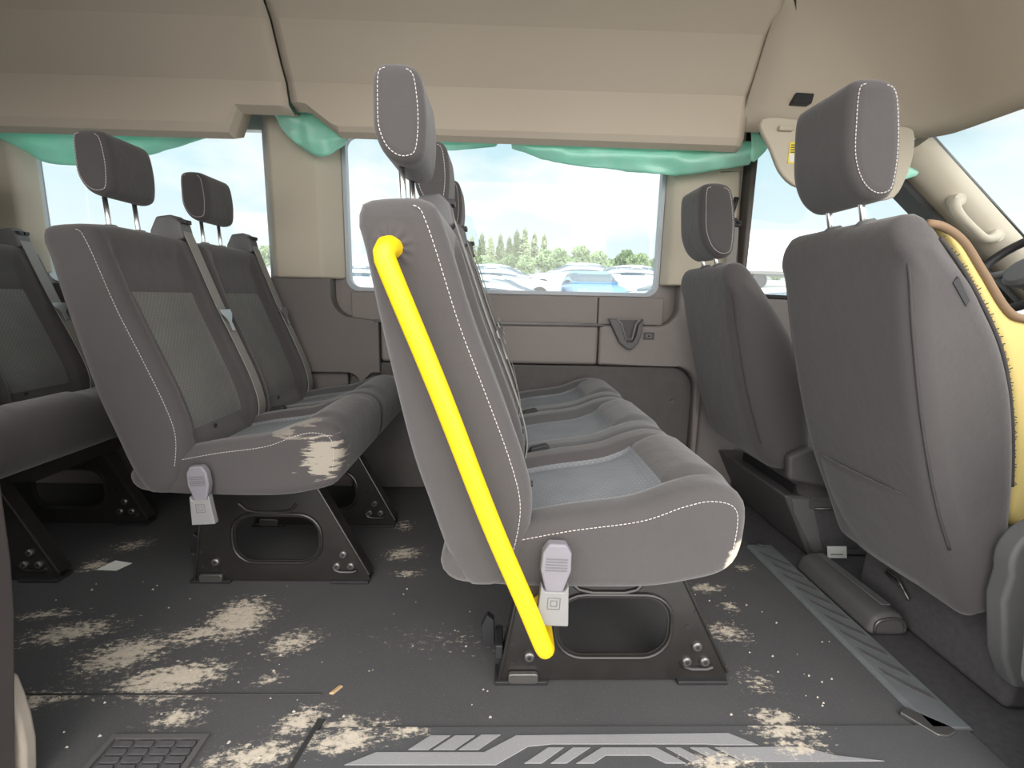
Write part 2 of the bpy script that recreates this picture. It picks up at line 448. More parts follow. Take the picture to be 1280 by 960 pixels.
# ---- far wall: base skin with window holes, then panels
W2 = (-.735, .765, 1.003, 1.70); W1 = (-2.16, -1.10, 1.003, 1.84); W0 = (-3.25, -2.36, 1.003, 1.84)
def wall_cell(mb, x0, x1, z0, z1, win, y0, y1, mat=0):
    outer = [(x0, z0), (x1, z0), (x1, z1), (x0, z1)]
    holed(outer, rrect(win[0], win[2], win[1], win[3], .055, 7), 'Y', y0, y1, mb, mat)
wl = MB()
wall_cell(wl, -3.4, -2.26, .84, 1.95, W0, WALL, WALL+.05)
wall_cell(wl, -2.26, -.92, .84, 1.95, W1, WALL, WALL+.05)
wall_cell(wl, -.92, .98, .84, 1.95, W2, WALL, WALL+.05)
wl.box((-3.4, WALL, -.07), (1.0, WALL+.05, .84))
st('wall_far', wl, M['trim_panel'], 'grey-brown inner side wall of the van below and around the side windows', 'wall', autosmooth=40)

def window(n, W, label, y=WALL):
    mb = MB(); r = rrect(W[0]-.012, W[2]-.012, W[1]+.012, W[3]+.012, .06, 7)
    holed(r, rrect(W[0]+.006, W[2]+.006, W[1]-.006, W[3]-.006, .05, 7), 'Y', y-.006, y+.035, mb)
    fr = mb.build('window_%d' % n, M['win_rim'], autosmooth=40); tag(fr, label, 'window', None, 'structure')
    g = MB(); g.prism(rrect(W[0], W[2], W[1], W[3], .05, 7), 'Y', y+.028, y+.032)
    g.build('pane', M['glass'], fr); return fr
M['win_rim'] = plain('pale_window_rim', (.42, .46, .50), .35, var=.04)
window(1, W2, 'wide side window with rounded corners beside the near bench, cars and trees outside')
window(2, W1, 'side window behind the second bench, green film hanging across its top')
window(3, W0, 'rearmost side window cut by the left edge of the view')

# pillars: beige above the belt line, dark below, bevelled sides
def pillar(n, xb0, xf0, xf1, xb1, ztop, label, yf=2.30):
    mb = MB(); zs = [1.045, ztop]
    mb.prism([(xb0, WALL), (xf0-.018, yf+.018), (xf0, yf), (xf1, yf), (xf1+.018, yf+.018), (xb1, WALL)], 'Z', 1.045, ztop)
    o = mb.build('trim_%d' % n, M['trim_beige'], bevel=.012, seg=3); tag(o, label, 'pillar trim', None, 'structure')
    return o
pillar(1, -1.10, -1.035, -.83, -.745, 1.95, 'beige pillar trim between the two side windows, behind the yellow handle bench')
pillar(2, -2.37, -2.31, -2.17, -2.13, 1.95, 'beige pillar trim at the far left between the rear side windows')
mb = MB()
mb.prism([(.775, WALL), (.80, 2.345), (.83, 2.33), (1.09, 2.33), (1.12, 2.345), (1.134, WALL)], 'Z', 1.045, 1.95)
o = mb.build('trim_3', M['trim_beige'], bevel=.012, seg=3); tag(o, 'beige door pillar trim behind the driver headrest', 'pillar trim', None, 'structure')

# dark lower pillar covers flowing down into the side panel (rounded inner corner like the photo)
def lower_cover(n, poly, label, y=2.315, mat='trim_dark'):
    mb = MB(); mb.prism(poly, 'Y', y, WALL); o = mb.build('trim_%d' % n, M[mat], bevel=.02, seg=4)
    return tag(o, label, 'wall trim', None, 'structure')
def arc(cx, cz, r, a0, a1, n=8): return [(cx+r*math.cos(math.radians(a0+(a1-a0)*k/n)), cz+r*math.sin(math.radians(a0+(a1-a0)*k/n))) for k in range(n+1)]
lower_cover(4, [(-3.3, 1.0), (-2.36, 1.0), (-2.32, 1.046), (-2.16, 1.046), (-2.12, 1.0), (-1.13, 1.0), (-1.07, 1.046), (-.80, 1.046)] + arc(-.70, .965, .10, 180, 270) + [(-.58, .85), (-.58, .60), (-.62, .60)] + arc(-.74, .54, .06, 0, 90) + [(-3.3, .60)],
            'dark grey wall panel under the pillar behind the second bench', 2.318)
lower_cover(5, [(-.575, .655), (.478, .655), (.478, .848), (-.575, .848)], 'flat grey side panel below the ledge of the wide window', 2.325, 'trim_panel')
lower_cover(6, [(.482, .655), (.86, .655)] + [(.86+.11*math.sin(math.radians(a)), .545+.11*math.cos(math.radians(a))) for a in range(0, 91, 15)] + [(.99, .0), (1.10, .0), (1.10, 1.046), (.86, 1.046)] + arc(.76, .95, .10, 0, -90)[1:] + [(.482, .85)],
            'grey side panel with the cup holder between the wide window and the front door pillar', 2.32, 'trim_panel')
mb = MB(); mb.prism([(-.74, 0), (.97, 0), (.97, .50)] + arc(.85, .53, .12, 0, 90) + arc(-.62, .53, .12, 90, 180), 'Y', 2.345, WALL)
o = mb.build('trim_7', M['carpet_wall'], bevel=.012); tag(o, 'dark carpeted lower side panel behind the near bench', 'wall trim', None, 'structure')
mb = MB(); mb.box((-3.3, 2.35, 0), (-.745, WALL, .598))
o = mb.build('trim_8', M['trim_dark'], bevel=.012); tag(o, 'dark lower side panel behind the second bench', 'wall trim', None, 'structure')
mb = MB(); mb.tube([(-.60, 2.318, .852), (.50, 2.318, .852)], .007, 8)
o = mb.build('trim_9', M['grey_line'] if 'grey_line' in M else plain('grey_ledge_line', (.21, .205, .205), .4), smooth=True); tag(o, 'thin pale ledge line running along the side panel under the wide window', 'ledge', None, 'structure')
# recessed panel between ledge and window, split by a seam
mb = MB(); mb.box((-.72, 2.365, .852), (.476, WALL, .985)); mb.box((.480, 2.365, .852), (.80, WALL, .985))
o = mb.build('trim_10', M['trim_panel'], bevel=.006); tag(o, 'recessed strip of side panel just under the wide window', 'wall trim', None, 'structure')
# lower door-pillar cover in front of the side panel
mb = MB(); mb.prism([(1.0, 2.30), (1.03, 2.285), (1.19, 2.285), (1.19, WALL), (1.0, WALL)], 'Z', 0, .62)
mb.prism([(1.04, 2.31), (1.19, 2.30), (1.19, WALL), (1.04, WALL)], 'Z', .62, 1.046)
o = mb.build('trim_11', M['trim_dark'], bevel=.01); tag(o, 'dark lower cover of the front door pillar behind the driver seat', 'wall trim', None, 'structure')

# ---- upper trim panels and ceiling
def cove(n, x0, x1, zb, label, nb=None):
    """soft headliner panel from above the windows up into the roof; zb(x) is its bottom edge"""
    mb = MB(); rows = []; NX = 60
    prof = [(2.13, 0), (2.115, .04), (2.095, .19), (2.06, .235), (1.985, .36), (1.93, .41), (1.80, .53), (1.68, .58)]
    for i in range(NX+1):
        x = x0+(x1-x0)*i/NX; z0 = zb(x); row = [(x, 2.25, z0+.03), (x, 2.17, z0)]
        base = 1.605
        for (y, dz) in prof: row.append((x, y, max(z0+.012 if dz == 0 else z0+.015+.02*dz, base+dz)))
        rows.append(row)
    # rolled vertical seams at both ends
    for r_ in (rows[0], rows[-1]):
        for j in range(len(r_)): r_[j] = (r_[j][0], r_[j][1]+.010, r_[j][2])
    mb.grid(rows)
    o = mb.build('trim_%d' % n, M['headliner'], solidify=.008, autosmooth=14)
    return tag(o, label, 'headliner panel', None, 'structure')
def zb1(x): return 1.603 if x < -1.105 else 1.70
def zb2(x): return 1.715 if x < -.80 else (1.715-(x+.80)/.13*.095 if x < -.67 else 1.618-.006*(x+.67))
cove(12, -3.4, -.865, zb1, 'beige cloth headliner panel above the rear windows, left of the seam')
cove(13, -.855, 1.0, zb2, 'beige cloth headliner panel above the wide window')
ce = MB(); ce.box((-3.4, .85, 2.185), (1.02, 1.70, 2.22)); ce.box((-3.4, .80, 1.88), (1.02, .86, 2.22))
st('ceiling', ce, M['headliner'], 'beige cloth ceiling of the van', 'ceiling')

# ---- cab headliner: one shell turning from the side over the windscreen
mb = MB(); rows = []
lev = [(0, 1.675), (.05, 1.72), (.16, 1.80), (.30, 1.90), (.48, 2.02), (.72, 2.15), (.98, 2.21)]
for (d, z) in lev:
    row = []
    ys = 2.14-d*.42; xf = 1.80-d*.85; rc = .16+.2*d
    row.append((.985, ys, z)); row.append(((.985+xf-rc)/2, ys, z))
    for k in range(9):
        a = PI/2*k/8; row.append((xf-rc+rc*math.sin(a), ys-rc+rc*math.cos(a), z-.02*math.sin(a)*max(0, 1-d*5)))
    for k in range(1, 7): row.append((xf+.03*k/6, ys-rc-(ys-rc-.80)*k/6, z-.02*max(0, 1-d*5)))
    rows.append(row)
rows.append([(p[0]-.2, p[1]-.2, p[2]+.02) for p in rows[-1]])
mb.grid(rows)
o = mb.build('ceiling.001', M['headliner'], solidify=.012, smooth=True); tag(o, 'beige moulded cab headliner above the sun visor and windscreen', 'ceiling', None, 'structure')

# roof skin above everything (keeps the sky out)
mb = MB(); mb.box((-3.45, .76, 2.24), (1.75, 2.46, 2.27)); mb.box((-3.45, 2.44, 1.72), (1.25, 2.48, 2.27)); mb.box((1.25, 2.42, 1.74), (1.85, 2.46, 2.27))
mb.hexa([(1.72, .76, 2.24), (1.75, .76, 2.27), (1.75, 2.46, 2.27), (1.72, 2.46, 2.24), (1.90, .76, 1.74), (1.93, .76, 1.76), (1.93, 2.46, 1.76), (1.90, 2.46, 1.74)])
st('ceiling.002', mb, M['body_paint'], 'painted outer roof skin of the van', 'roof')

# ---- cab side: door pillar edge, door, glass, A pillar, windscreen
mb = MB(); mb.prism([(1.135, 2.33), (1.14, 2.305), (1.165, 2.305), (1.17, 2.40), (1.135, 2.40)], 'Z', .95, 1.76)
o = mb.build('trim_14', plain('door_seal_grey', (.10, .088, .08), .6), bevel=.008); tag(o, 'grey-brown rubber door seal along the front edge of the door pillar', 'door seal', None, 'structure')
A0l, A0u = Vector((1.70, 2.17, 1.60)), Vector((1.80, 2.13, 1.68))
A1l, A1u = Vector((2.46, 2.17, .98)), Vector((2.70, 2.13, .93))
mb = MB()
rows = []
for t in [i/10 for i in range(11)]:
    a = A0l.lerp(A1l, t); c = A0u.lerp(A1u, t)
    e = (c-a)
    rows.append([a+Vector((0, .09, 0)), a+Vector((0, .02, 0)), a+e*.06+Vector((0, -.012, 0)), a+e*.45+Vector((0, -.035, 0)), a+e*.85+Vector((0, -.02, 0)), c, c+Vector((.03, .09, .03))])
mb.grid(rows, 0, True); mb.face(range(7)); mb.face([70+i for i in reversed(range(7))])
o = mb.build('trim_15', M['trim_beige'], autosmooth=60); tag(o, 'slanting beige windscreen pillar trim with the pale grab handle on it', 'pillar trim', None, 'structure')
# black seal below the pillar
mb = MB()
L0, L1 = Vector((1.66, 2.20, 1.585)), Vector((2.42, 2.20, .965))
d = Vector((.028, 0, .033))
for off, w, yy in ((0, .55, 0), (.62, .38, .015)):
    q = [L0+d*off, L0+d*(off+w), L1+d*(off+w), L1+d*off]
    mb.hexa([p+Vector((0, yy, 0)) for p in q]+[p+Vector((0, .10, 0)) for p in q])
o = mb.build('trim_16', M['rubber']); tag(o, 'black window seal along the underside of the windscreen pillar', 'door seal', None, 'structure')
# driver door: lower panel + glass
mb = MB(); mb.prism([(1.19, -.05), (2.55, -.05), (2.55, .93), (2.4, .97), (1.19, 1.01)], 'Y', 2.34, 2.42)
dr = mb.build('door_1', M['trim_dark'], bevel=.015); tag(dr, 'dark inner panel of the driver door below its window', 'door', None, 'structure')
mb = MB(); mb.prism([(1.18, 1.0), (2.45, .96), (1.72, 1.60), (1.66, 1.76), (1.18, 1.78)], 'Y', 2.345, 2.35)
fr = MB()
for a, b in (((1.18, 1.005), (2.44, .97)),): fr.tube([(a[0], 2.347, a[1]), (b[0], 2.347, b[1])], .012, 8)
wf = fr.build('window_4', M['rubber'], smooth=True); tag(wf, 'driver door window behind the sun visor', 'window', None, 'structure')
mb.build('pane', M['glass'], wf)
mb = MB(); mb.hexa([(1.795, .80, 1.675), (1.80, .80, 1.68), (1.80, 2.16, 1.68), (1.795, 2.16, 1.675), (2.75, .80, .92), (2.755, .80, .925), (2.755, 2.16, .925), (2.75, 2.16, .92)])
fr = MB(); fr.tube([(1.80, .80, 1.69), (1.80, 2.14, 1.69)], .010, 8); fr.tube([(1.805, 2.135, 1.685), (2.71, 2.135, .935)], .006, 8)
wf = fr.build('window_5', M['rubber'], smooth=True); tag(wf, 'front windscreen at the upper right', 'window', None, 'structure')
mb.build('pane', M['glass_front'], wf)

# ---- near side: door pillar left, front door sill right
mb = MB(); mb.box((-3.3, .70, -.05), (-.93, .76, .98)); mb.box((-3.3, .70, 1.62), (-.93, .76, 2.2)); mb.box((-1.15, .70, .98), (-.93, .76, 1.62)); mb.box((-3.3, .70, .98), (-2.2, .76, 1.62))
mb.box((-.93, .74, 1.90), (1.15, .80, 2.2))
st('wall_near', mb, M['body_paint'], 'painted body side of the van around the sliding door opening', 'wall')
mb = MB(); mb.prism([(-1.02, -.04), (-.925, -.02), (-.908, .10), (-.885, .25), (-.862, .40), (-.852, .50), (-.846, .68), (-.846, 1.88), (-1.02, 1.88)], 'Y', .735, .80)
o = mb.build('trim_17', plain('door_seal_brown', (.05, .042, .041), .5), bevel=.008, seg=3); tag(o, 'dark brown sliding door frame edge at the far left of the view', 'door frame', None, 'structure')
mb = MB()
mb.prism([(p.x, p.z) for p in [at(*c_, 'Y', .815) for c_ in [(0, 846), (12, 850), (22, 875), (30, 900), (36, 930), (37, 965), (34, 1000), (-8, 1000)]]], 'Y', .805, .835)
o = mb.build('trim_18', plain('darkened_beige_trim', (.27, .235, .20), .7), bevel=.012, seg=3); tag(o, 'pale beige lower trim beside the sliding door frame, bottom left corner', 'wall trim', None, 'structure')  # same beige as the other trim, colour darkened against strong light here
mb = MB(); mb.prism([(1.075, -.05), (1.10, .86), (1.6, .98), (2.6, .93), (2.6, -.05)], 'Y', .70, .775)
o = mb.build('door_2', M['trim_dark'], bevel=.02); tag(o, 'lower part of the front passenger door frame beside the opening', 'door', None, 'structure')
mb = MB(); mb.box((-.86, .70, -.12), (1.10, .80, -.045))
st('trim_19', mb, M['body_paint'], 'painted sill under the sliding door opening', 'door sill')
mb = MB(); mb.box((-3.4, .72, .0), (-3.34, 2.42, 2.2))
st('wall_rear', mb, M['trim_dark'], 'rear end of the van body', 'wall')

# ================================================================== BENCHES
S = .46
BACK = [(-.03, .388), (-.064, .398), (-.098, .46), (-.135, .57), (-.172, .69), (-.222, .92), (-.246, 1.05), (-.257, 1.10), (-.240, 1.140), (-.19, 1.150), (-.135, 1.146), (-.105, 1.10), (-.05, .93), (0, .80), (.048, .67), (.070, .58), (.064, .50), (.045, .435), (.01, .395)]
CUSH = [(-.085, .395), (0, .385), (.1, .381), (.3, .381), (.41, .398), (.470, .418), (.500, .455), (.509, .52), (.503, .570), (.474, .600), (.42, .609), (.36, .595), (.28, .565), (.15, .545), (.05, .525), (-.04, .505), (-.10, .47), (-.115, .43)]
HEAD = [(x_*.97, z_*.90) for x_, z_ in [(.028, .002), (.046, .022), (.053, .08), (.050, .14), (.041, .182), (.018, .198), (-.030, .198), (-.050, .180), (-.054, .12), (-.052, .065), (-.034, .022), (-.004, .0)]]

def back_disp(x, y, z, q, u):
    f = sm(.25, .7, q[0])                                   # front facing
    a = abs(u+.16)
    x -= f*.020*(1-sm(.52, .66, a))*sm(.50, .56, z)*(1-sm(1.06, 1.12, z))
    x -= f*.010*math.exp(-((a-.60)/.045)**2)*sm(.5, .56, z)*(1-sm(1.08, 1.13, z))
    x -= f*.006*math.exp(-((z-.966)/.012)**2)*(1-sm(.5, .6, a))
    z -= sm(.5, 1, q[1])*.010*sm(.5, 1., abs(u))
    return x, y, z
def cush_disp(x, y, z, q, u):
    f = sm(.3, .75, q[1]); a = abs(u)
    ins = (1-sm(.56, .66, a))*(1-sm(.345, .375, x))*sm(-.02, .03, x)
    z -= f*.028*ins
    z -= f*.012*math.exp(-((a-.61)/.05)**2)*(1-sm(.42, .47, x))
    z += f*.010*(1-sm(.5, .75, a))*sm(.38, .42, x)
    return x, y, z

def make_headrest(parent, y, top, x, wid=.196, hs=1.):
    hb = MB(); p = [(x+a, top+(b-.178)*hs) for a, b in HEAD]
    hb = pad(p, y-wid/2, y+wid/2, .024, .024, 48, 12)
    h = hb.build('headrest', M['cloth_head'], parent, smooth=True)
    pr = catmull(p, 64); nm = normals2(pr)
    for sgn in (-1, 1):
        loop = [ring(a, n_, .013, .024, y+sgn*wid/2, sgn) for a, n_ in zip(pr, nm)]
        i0 = max(range(len(loop)), key=lambda i: loop[i][2])
        loop = loop[i0+3:]+loop[:i0-2]
        dashes(loop, .005, .0028, .0010).build('stitching', M['stitch'], h)
    for s_ in (-.058, .058):
        pm = MB(); pm.tube([(x-.004, y+s_, top-.165), (x+.004, y+s_, 1.10)], .0065, 12)
        pm.build('post', M['chrome'], h, smooth=True)
    return h
def ribbon(path, w, th=.0016):
    """webbing lying across y"""
    mb = MB(); P = [Vector(p) for p in path]; rows = []
    for i, p in enumerate(P):
        t = (P[min(i+1, len(P)-1)]-P[max(i-1, 0)]).normalized(); n_ = Vector((0, 1, 0)).cross(t).normalized()
        b = t.cross(n_).normalized()
        rows.append([p-b*w/2-n_*th, p+b*w/2-n_*th, p+b*w/2+n_*th, p-b*w/2+n_*th])
    mb.grid(rows, 0, True); mb.face((0, 1, 2, 3)); k = len(mb.v)-4; mb.face((k+3, k+2, k+1, k)); return mb

def make_leg(parent, dx, y):
    """pressed steel side frame with a rounded opening, lip, bolts and floor clamps"""
    OUT = [(.008+dx, .006), (.602+dx, .006), (.596+dx, .03), (.415+dx, .385), (.075+dx, .385)]
    hole = rrect(.16+dx, .082, .435+dx, .238, .062, 6)
    mb = MB(); holed(OUT, hole, 'Y', y, y+.004, mb)
    mb.tube([(a, y-.002, b) for a, b in rrect(.150+dx, .072, .445+dx, .248, .072, 6)]+[(.445+dx, y-.002, .175)], .0055, 8, cap=False)
    mb.tube([(a, y-.001, b) for a, b in [(.18+dx, .285), (.205+dx, .262), (.24+dx, .254), (.32+dx, .254), (.35+dx, .262), (.37+dx, .285)]], .006, 8)
    # folded flange on the front edge, rear edge
    for (a, b, s_) in (((.597+dx, .03), (.415+dx, .385), 1), ((.008+dx, .006), (.075+dx, .385), -1)):
        mb.hexa([(a[0], y, a[1]), (a[0]+.006, y, a[1]), (a[0]+.006, y+.045, a[1]), (a[0], y+.045, a[1]), (b[0], y, b[1]), (b[0]+.006, y, b[1]), (b[0]+.006, y+.045, b[1]), (b[0], y+.045, b[1])])
        mb.tube([(a[0]+.003, y-.002, a[1]), (b[0]+.003, y-.002, b[1])], .0045, 8)
    mb.tube([(a, y-.003, b) for a, b in ((.478+dx, .062), (.486+dx, .046), (.505+dx, .040), (.545+dx, .040), (.56+dx, .046))], .006, 8)
    leg = mb.build('leg', M['frame'], parent, bevel=0, autosmooth=35)
    for (bx, bz, r_) in ((.4915, .061, .0125), (.5385, .061, .0125), (.515, .104, .0125), (.087, .074, .013)):
        bm_ = MB(); c = (bx+dx, y, bz)
        bm_.tube([(c[0], y, c[2]), (c[0], y-.006, c[2]), (c[0], y-.009, c[2])], r_, 16, 0, True, [r_, r_, r_*.72])
        bm_.tube([(c[0], y-.0095, c[2]), (c[0], y-.0096, c[2])], r_*.42, 6, 1)
        bm_.build('bolt', [M['bolt'], M['black']], leg, autosmooth=40)
    # punched holes
    for (hx, hz) in ((.505, .20), (.487, .158), (.044, .055), (.042, .11), (.087, .044)):
        q = MB(); q.tube([(hx+dx, y-.0012, hz), (hx+dx, y-.0004, hz)], .006, 10); q.build('punched_hole', M['black'], leg)
    for (a, b) in ((.0, .135), (.47, .60)):
        q = MB(); q.box((a+dx, y-.014, .0), (b+dx, y+.05, .011))
        if a == 0: q.prism(rrect(.034+dx, .006, .110+dx, .034, .008, 3), 'Y', y-.016, y-.002, 1)
        q.build('floor_clamp', [M['black'], M['bolt']], leg, bevel=.003)
    return leg

def make_buckle(parent, x, y, z, rot=.05, sc=1.0):
    """buckle hanging head-down on the outside of the bench: sleeve above, flat plate below"""
    root = MB()
    out = [(-.017, .0), (.017, .0), (.028, .018), (.030, .055), (.020, .092), (.016, .104), (-.016, .104), (-.020, .092), (-.030, .055), (-.028, .018)]
    def R(p): return (x+(p[0]*math.cos(rot)-(-p[1])*math.sin(rot))*sc, z+(p[0]*math.sin(rot)+(-p[1])*math.cos(rot))*sc)
    root.prism([R(p) for p in out], 'Y', y-.012, y+.012)
    b = root.build('belt_buckle', M['buckle_sleeve'], parent, bevel=.005, seg=3)
    g = MB()
    for i in range(5):
        p0, p1 = R((-.021, .03+.006*i)), R((.021, .03+.006*i)); g.tube([(p0[0], y-.0125, p0[1]), (p1[0], y-.0125, p1[1])], .0011, 5)
    g.build('grip_ridges', M['grey_plastic'], b)
    pl = MB(); pl.prism([R(p) for p in [(-.027, .085), (-.019, .098), (.019, .098), (.027, .085), (.033, .172), (-.033, .172)]], 'Y', y-.016, y+.004)
    pl.build('buckle_plate', M['buckle_plate'], b, bevel=.003)
    em = MB()
    for k, s_ in enumerate((.012, .006)):
        c = [R((-s_, .122-s_)), R((s_, .122-s_)), R((s_, .122+s_)), R((-s_, .122+s_))]
        for i in range(4):
            a_, d_ = c[i], c[(i+1) % 4]; em.tube([(a_[0], y-.0162, a_[1]), (d_[0], y-.0162, d_[1])], .0008, 5)
    em.build('stamped_square', M['grey_plastic'], b)
    return b

def make_bench(n, loc, label, cushion_mat, leg_dx, leg_ys, handle=False, belts=True, tongue_z=.90):
    root = empty('bench_seat', loc); tag(root, label, 'bench seat', None)
    for k in range(n):
        y0, y1 = k*S+.001, (k+1)*S-.001
        r0 = .036 if k == 0 else .022; r1 = .036 if k == n-1 else .022
        ym, hw = (y0+y1)/2, (y1-y0)/2
        b0, b1 = (y0-.009 if k == 0 else y0), (y1+.009 if k == n-1 else y1)
        mb = pad(BACK, b0, b1, r0, r1, 84, 30, back_disp)
        ins, rest = split(mb, lambda c: abs((c.y-ym)/hw+.16) < .56 and .565 < c.z < .962 and c.x > -.19+(1.15-c.z)*.36)
        b = rest.build('backrest', M['cloth'], root, smooth=True)
        ins.build('centre_panel', M['dots_back'], b, smooth=True)
        # stitched seam along the front edge of each outer face
        pr = catmull(BACK, 160); nm = normals2(pr)
        for (yy, on, sg) in ((b0, k == 0, -1), (b1, k == n-1, 1)):
            if not on: continue
            path = [ring((a, c), m_, .026, .036, yy, sg) for (a, c), m_ in zip(pr, nm) if (m_[0] > .35 or m_[1] > .75) and c > .47 and a > -.155]
            path.sort(key=lambda p: -p[2])
            if path: dashes(path, .0055, .003, .0009).build('stitching', M['stitch'], b)
        mb = pad(CUSH, y0, y1, .034 if k == 0 else .02, .034 if k == n-1 else .02, 84, 30, cush_disp)
        ins, rest = split(mb, lambda c: abs((c.y-ym)/hw) < .60 and .0 < c.x < .357 and c.z > .47)
        c_ = rest.build('cushion', cushion_mat if k == 0 else M['cushion_top'], root, smooth=True)
        ins.build('centre_panel', M['dots_seat'], c_, smooth=True)
        if k == 0:
            pr = catmull(CUSH, 160); nm = normals2(pr)
            path = [ring((a, c), m_, .028, .034, y0, -1) for (a, c), m_ in zip(pr, nm) if a > .035 and c > .46 and (m_[1] > .2 or a > .44)]
            dashes(path, .0055, .003, .0009).build('stitching', M['stitch'], c_)
        h = make_headrest(root, ym, 1.413, -.205, hs=1.02 if handle else .98)
        for s_ in (-.058, .058):
            q = MB(); q.tube([(-.20, ym+s_, 1.142), (-.20, ym+s_, 1.152), (-.20, ym+s_, 1.160)], .02, 14, 0, True, [.022, .02, .014]); q.build('post_collar', M['grey_plastic'], h, autosmooth=40)
        # shoulder belt on the far edge of each seat
        yb = k*S+.405
        gm = MB(); gm.prism([(-.222, 1.11), (-.150, 1.13), (-.118, 1.15), (-.128, 1.20), (-.155, 1.225), (-.205, 1.218), (-.23, 1.17)], 'Y', yb-.032, yb+.032)
        g = gm.build('belt_guide', M['grey_plastic'], root, bevel=.008, seg=3)
        q = MB(); q.box((-.140, yb-.024, 1.198), (-.120, yb-.003, 1.212)); q.box((-.140, yb+.003, 1.198), (-.120, yb+.024, 1.212)); q.build('guide_slot', M['black'], g, bevel=.002)
        path = catmull([(-.135, yb, 1.20), (-.108, yb, 1.13), (-.080, yb, 1.05), (-.035, yb+.004, .92), (.012, yb+.008, .80), (.060, yb+.012, .67), (.080, yb+.014, .58), (.074, yb+.014, .52)], 40, False)
        bl = ribbon(path, .046).build('seat_belt', M['belt'], root, smooth=False)
        tz = tongue_z; tx = -.035+(.92-tz)*.385+.012
        t = MB(); t.prism([(yb-.031, tz+.012), (yb-.030, tz-.004), (yb-.016, tz-.020), (yb-.009, tz-.030), (yb-.009, tz-.062), (yb+.010, tz-.062), (yb+.010, tz-.030), (yb+.02, tz-.020), (yb+.034, tz-.004), (yb+.034, tz+.012)], 'X', -.002, .002)
        for v in t.v: v.x += tx+(tz-v.z)*.38
        t.build('belt_tongue', M['steel'], bl, bevel=.001)
        if k < n-1:
            q = MB(); q.prism([(.075, .50), (.125, .515), (.150, .545), (.140, .556), (.095, .545)], 'Y', (k+1)*S-.018, (k+1)*S+.010)
            q.build('inner_buckle', M['black'], root, bevel=.004)
        bq = MB(); bq.tube([(.074, y0+.10 if k else y0+.13, .563), (.078, y0+.10 if k else y0+.13, .563)], .007, 10); bq.build('snap_button', M['black'], b)
    for ly in leg_ys: make_leg(root, leg_dx, ly)
    q = MB(); q.box((.05+leg_dx, leg_ys[0]+.03, .34), (.40, n*S-.12, .40)); q.tube([(.12+leg_dx, leg_ys[0], .33), (.12+leg_dx, n*S-.2, .33)], .016, 10)
    q.build('seat_pan', M['frame'], root)
    q = MB(); q.prism([(-.035+leg_dx, .055), (-.018+leg_dx, .05), (.0+leg_dx, .06), (-.004+leg_dx, .13), (-.022+leg_dx, .145), (-.038+leg_dx, .11)], 'Y', leg_ys[0]+.06, leg_ys[0]+.085)
    q.prism([(.0+leg_dx, .06), (.02+leg_dx, .06), (.02+leg_dx, .10), (.0+leg_dx, .10)], 'Y', leg_ys[0]+.004, leg_ys[0]+.085)
    q.build('release_lever', M['black'], root, bevel=.004)
    return root

Y2, Y1 = .885, 1.335
near = make_bench(3, (0, Y2, 0), 'grey three-seat cloth bench with the yellow grab handle on its side', M['cushion_worn'], 0, [1.08-Y2, 1.95-Y2], handle=True, tongue_z=.87)
make_buckle(near, .118, -.022, .505, -.04)
# yellow grab handle on the near side of the bench
hp = [(-.190, .02, 1.052), (-.190, -.02, 1.052), (-.192, -.040, 1.052), (-.196, -.050, 1.040), (-.187, -.052, 1.010), (-.105, -.051, .805), (-.015, -.049, .565), (.055, -.047, .395), (.092, -.045, .302), (.099, -.038, .284), (.102, -.018, .272), (.104, .02, .262), (.107, .10, .245), (.110, .196, .228)]
hp = catmull(hp, 90, False)
mb = MB(); mb.tube(hp, .0187, 20)
gh = mb.build('grab_handle', M['yellow'], near, smooth=True); gh['label'] = 'bright yellow tubular grab handle'
# gathered cloth where the handle goes into the seat side
mb = MB(); rows = []
for i in range(9):
    rr = .019+.034*i/8; row = []
    for k in range(72):
        a = 2*PI*k/72; amp = .0035*math.sin(a*11+math.sin(a*3))*(1-i/8)*sm(0, .25, i/8+.05)
        row.append((-.190+rr*math.cos(a)*.8, -.009-.0065*(1-i/8)**1.5+amp*.8+.0012*(i/8)-.0005, 1.052+rr*math.sin(a)*.95))
    rows.append(row)
mb.grid(rows, 0, True); mb.build('gathered_cloth', M['cloth'], near, smooth=True)

mid = make_bench(2, (-.955, Y1, 0), 'grey two-seat cloth bench behind the yellow handle bench, pale mud on its front corner', M['cushion_muddy'], -.08, [1.515-Y1, 1.925-Y1], tongue_z=.90)
make_buckle(mid, .11, -.026, .49, .06)
rear = make_bench(2, (-1.935, Y1, 0), 'grey two-seat cloth bench at the left edge, cut off by the frame', M['cloth'], -.135, [1.515-Y1, 1.925-Y1], tongue_z=.90)

# ================================================================== FRONT SEATS
FB = [(.02, .205), (-.02, .215), (-.09, .36), (-.155, .50), (-.225, .70), (-.285, .92), (-.315, 1.06), (-.328, 1.13), (-.308, 1.165), (-.262, 1.168), (-.21, 1.12), (-.10, .97), (-.04, .875), (.01, .75), (.048, .58), (.065, .45), (.075, .32), (.06, .23)]
FBD = [(-.03, .405), (-.09, .42), (-.14, .48)] + FB[4:-2] + [(.06, .45), (.02, .41)]
def fb_disp(w):
    def f(x, y, z, q, u):
        tp = 1-.10*sm(.95, 1.17, z)*sm(.6, 1, abs(u))
        yy = y
        fr_ = sm(.2, .7, q[0])
        x -= fr_*.035*(1-sm(.45, .8, abs(u)))
        # rounded shoulders: the top falls away towards both sides
        z -= .045*sm(.78, 1.0, abs(u))*sm(1.0, 1.15, z)
        return x, yy*1.0, z
    return f
FSX = 1.185
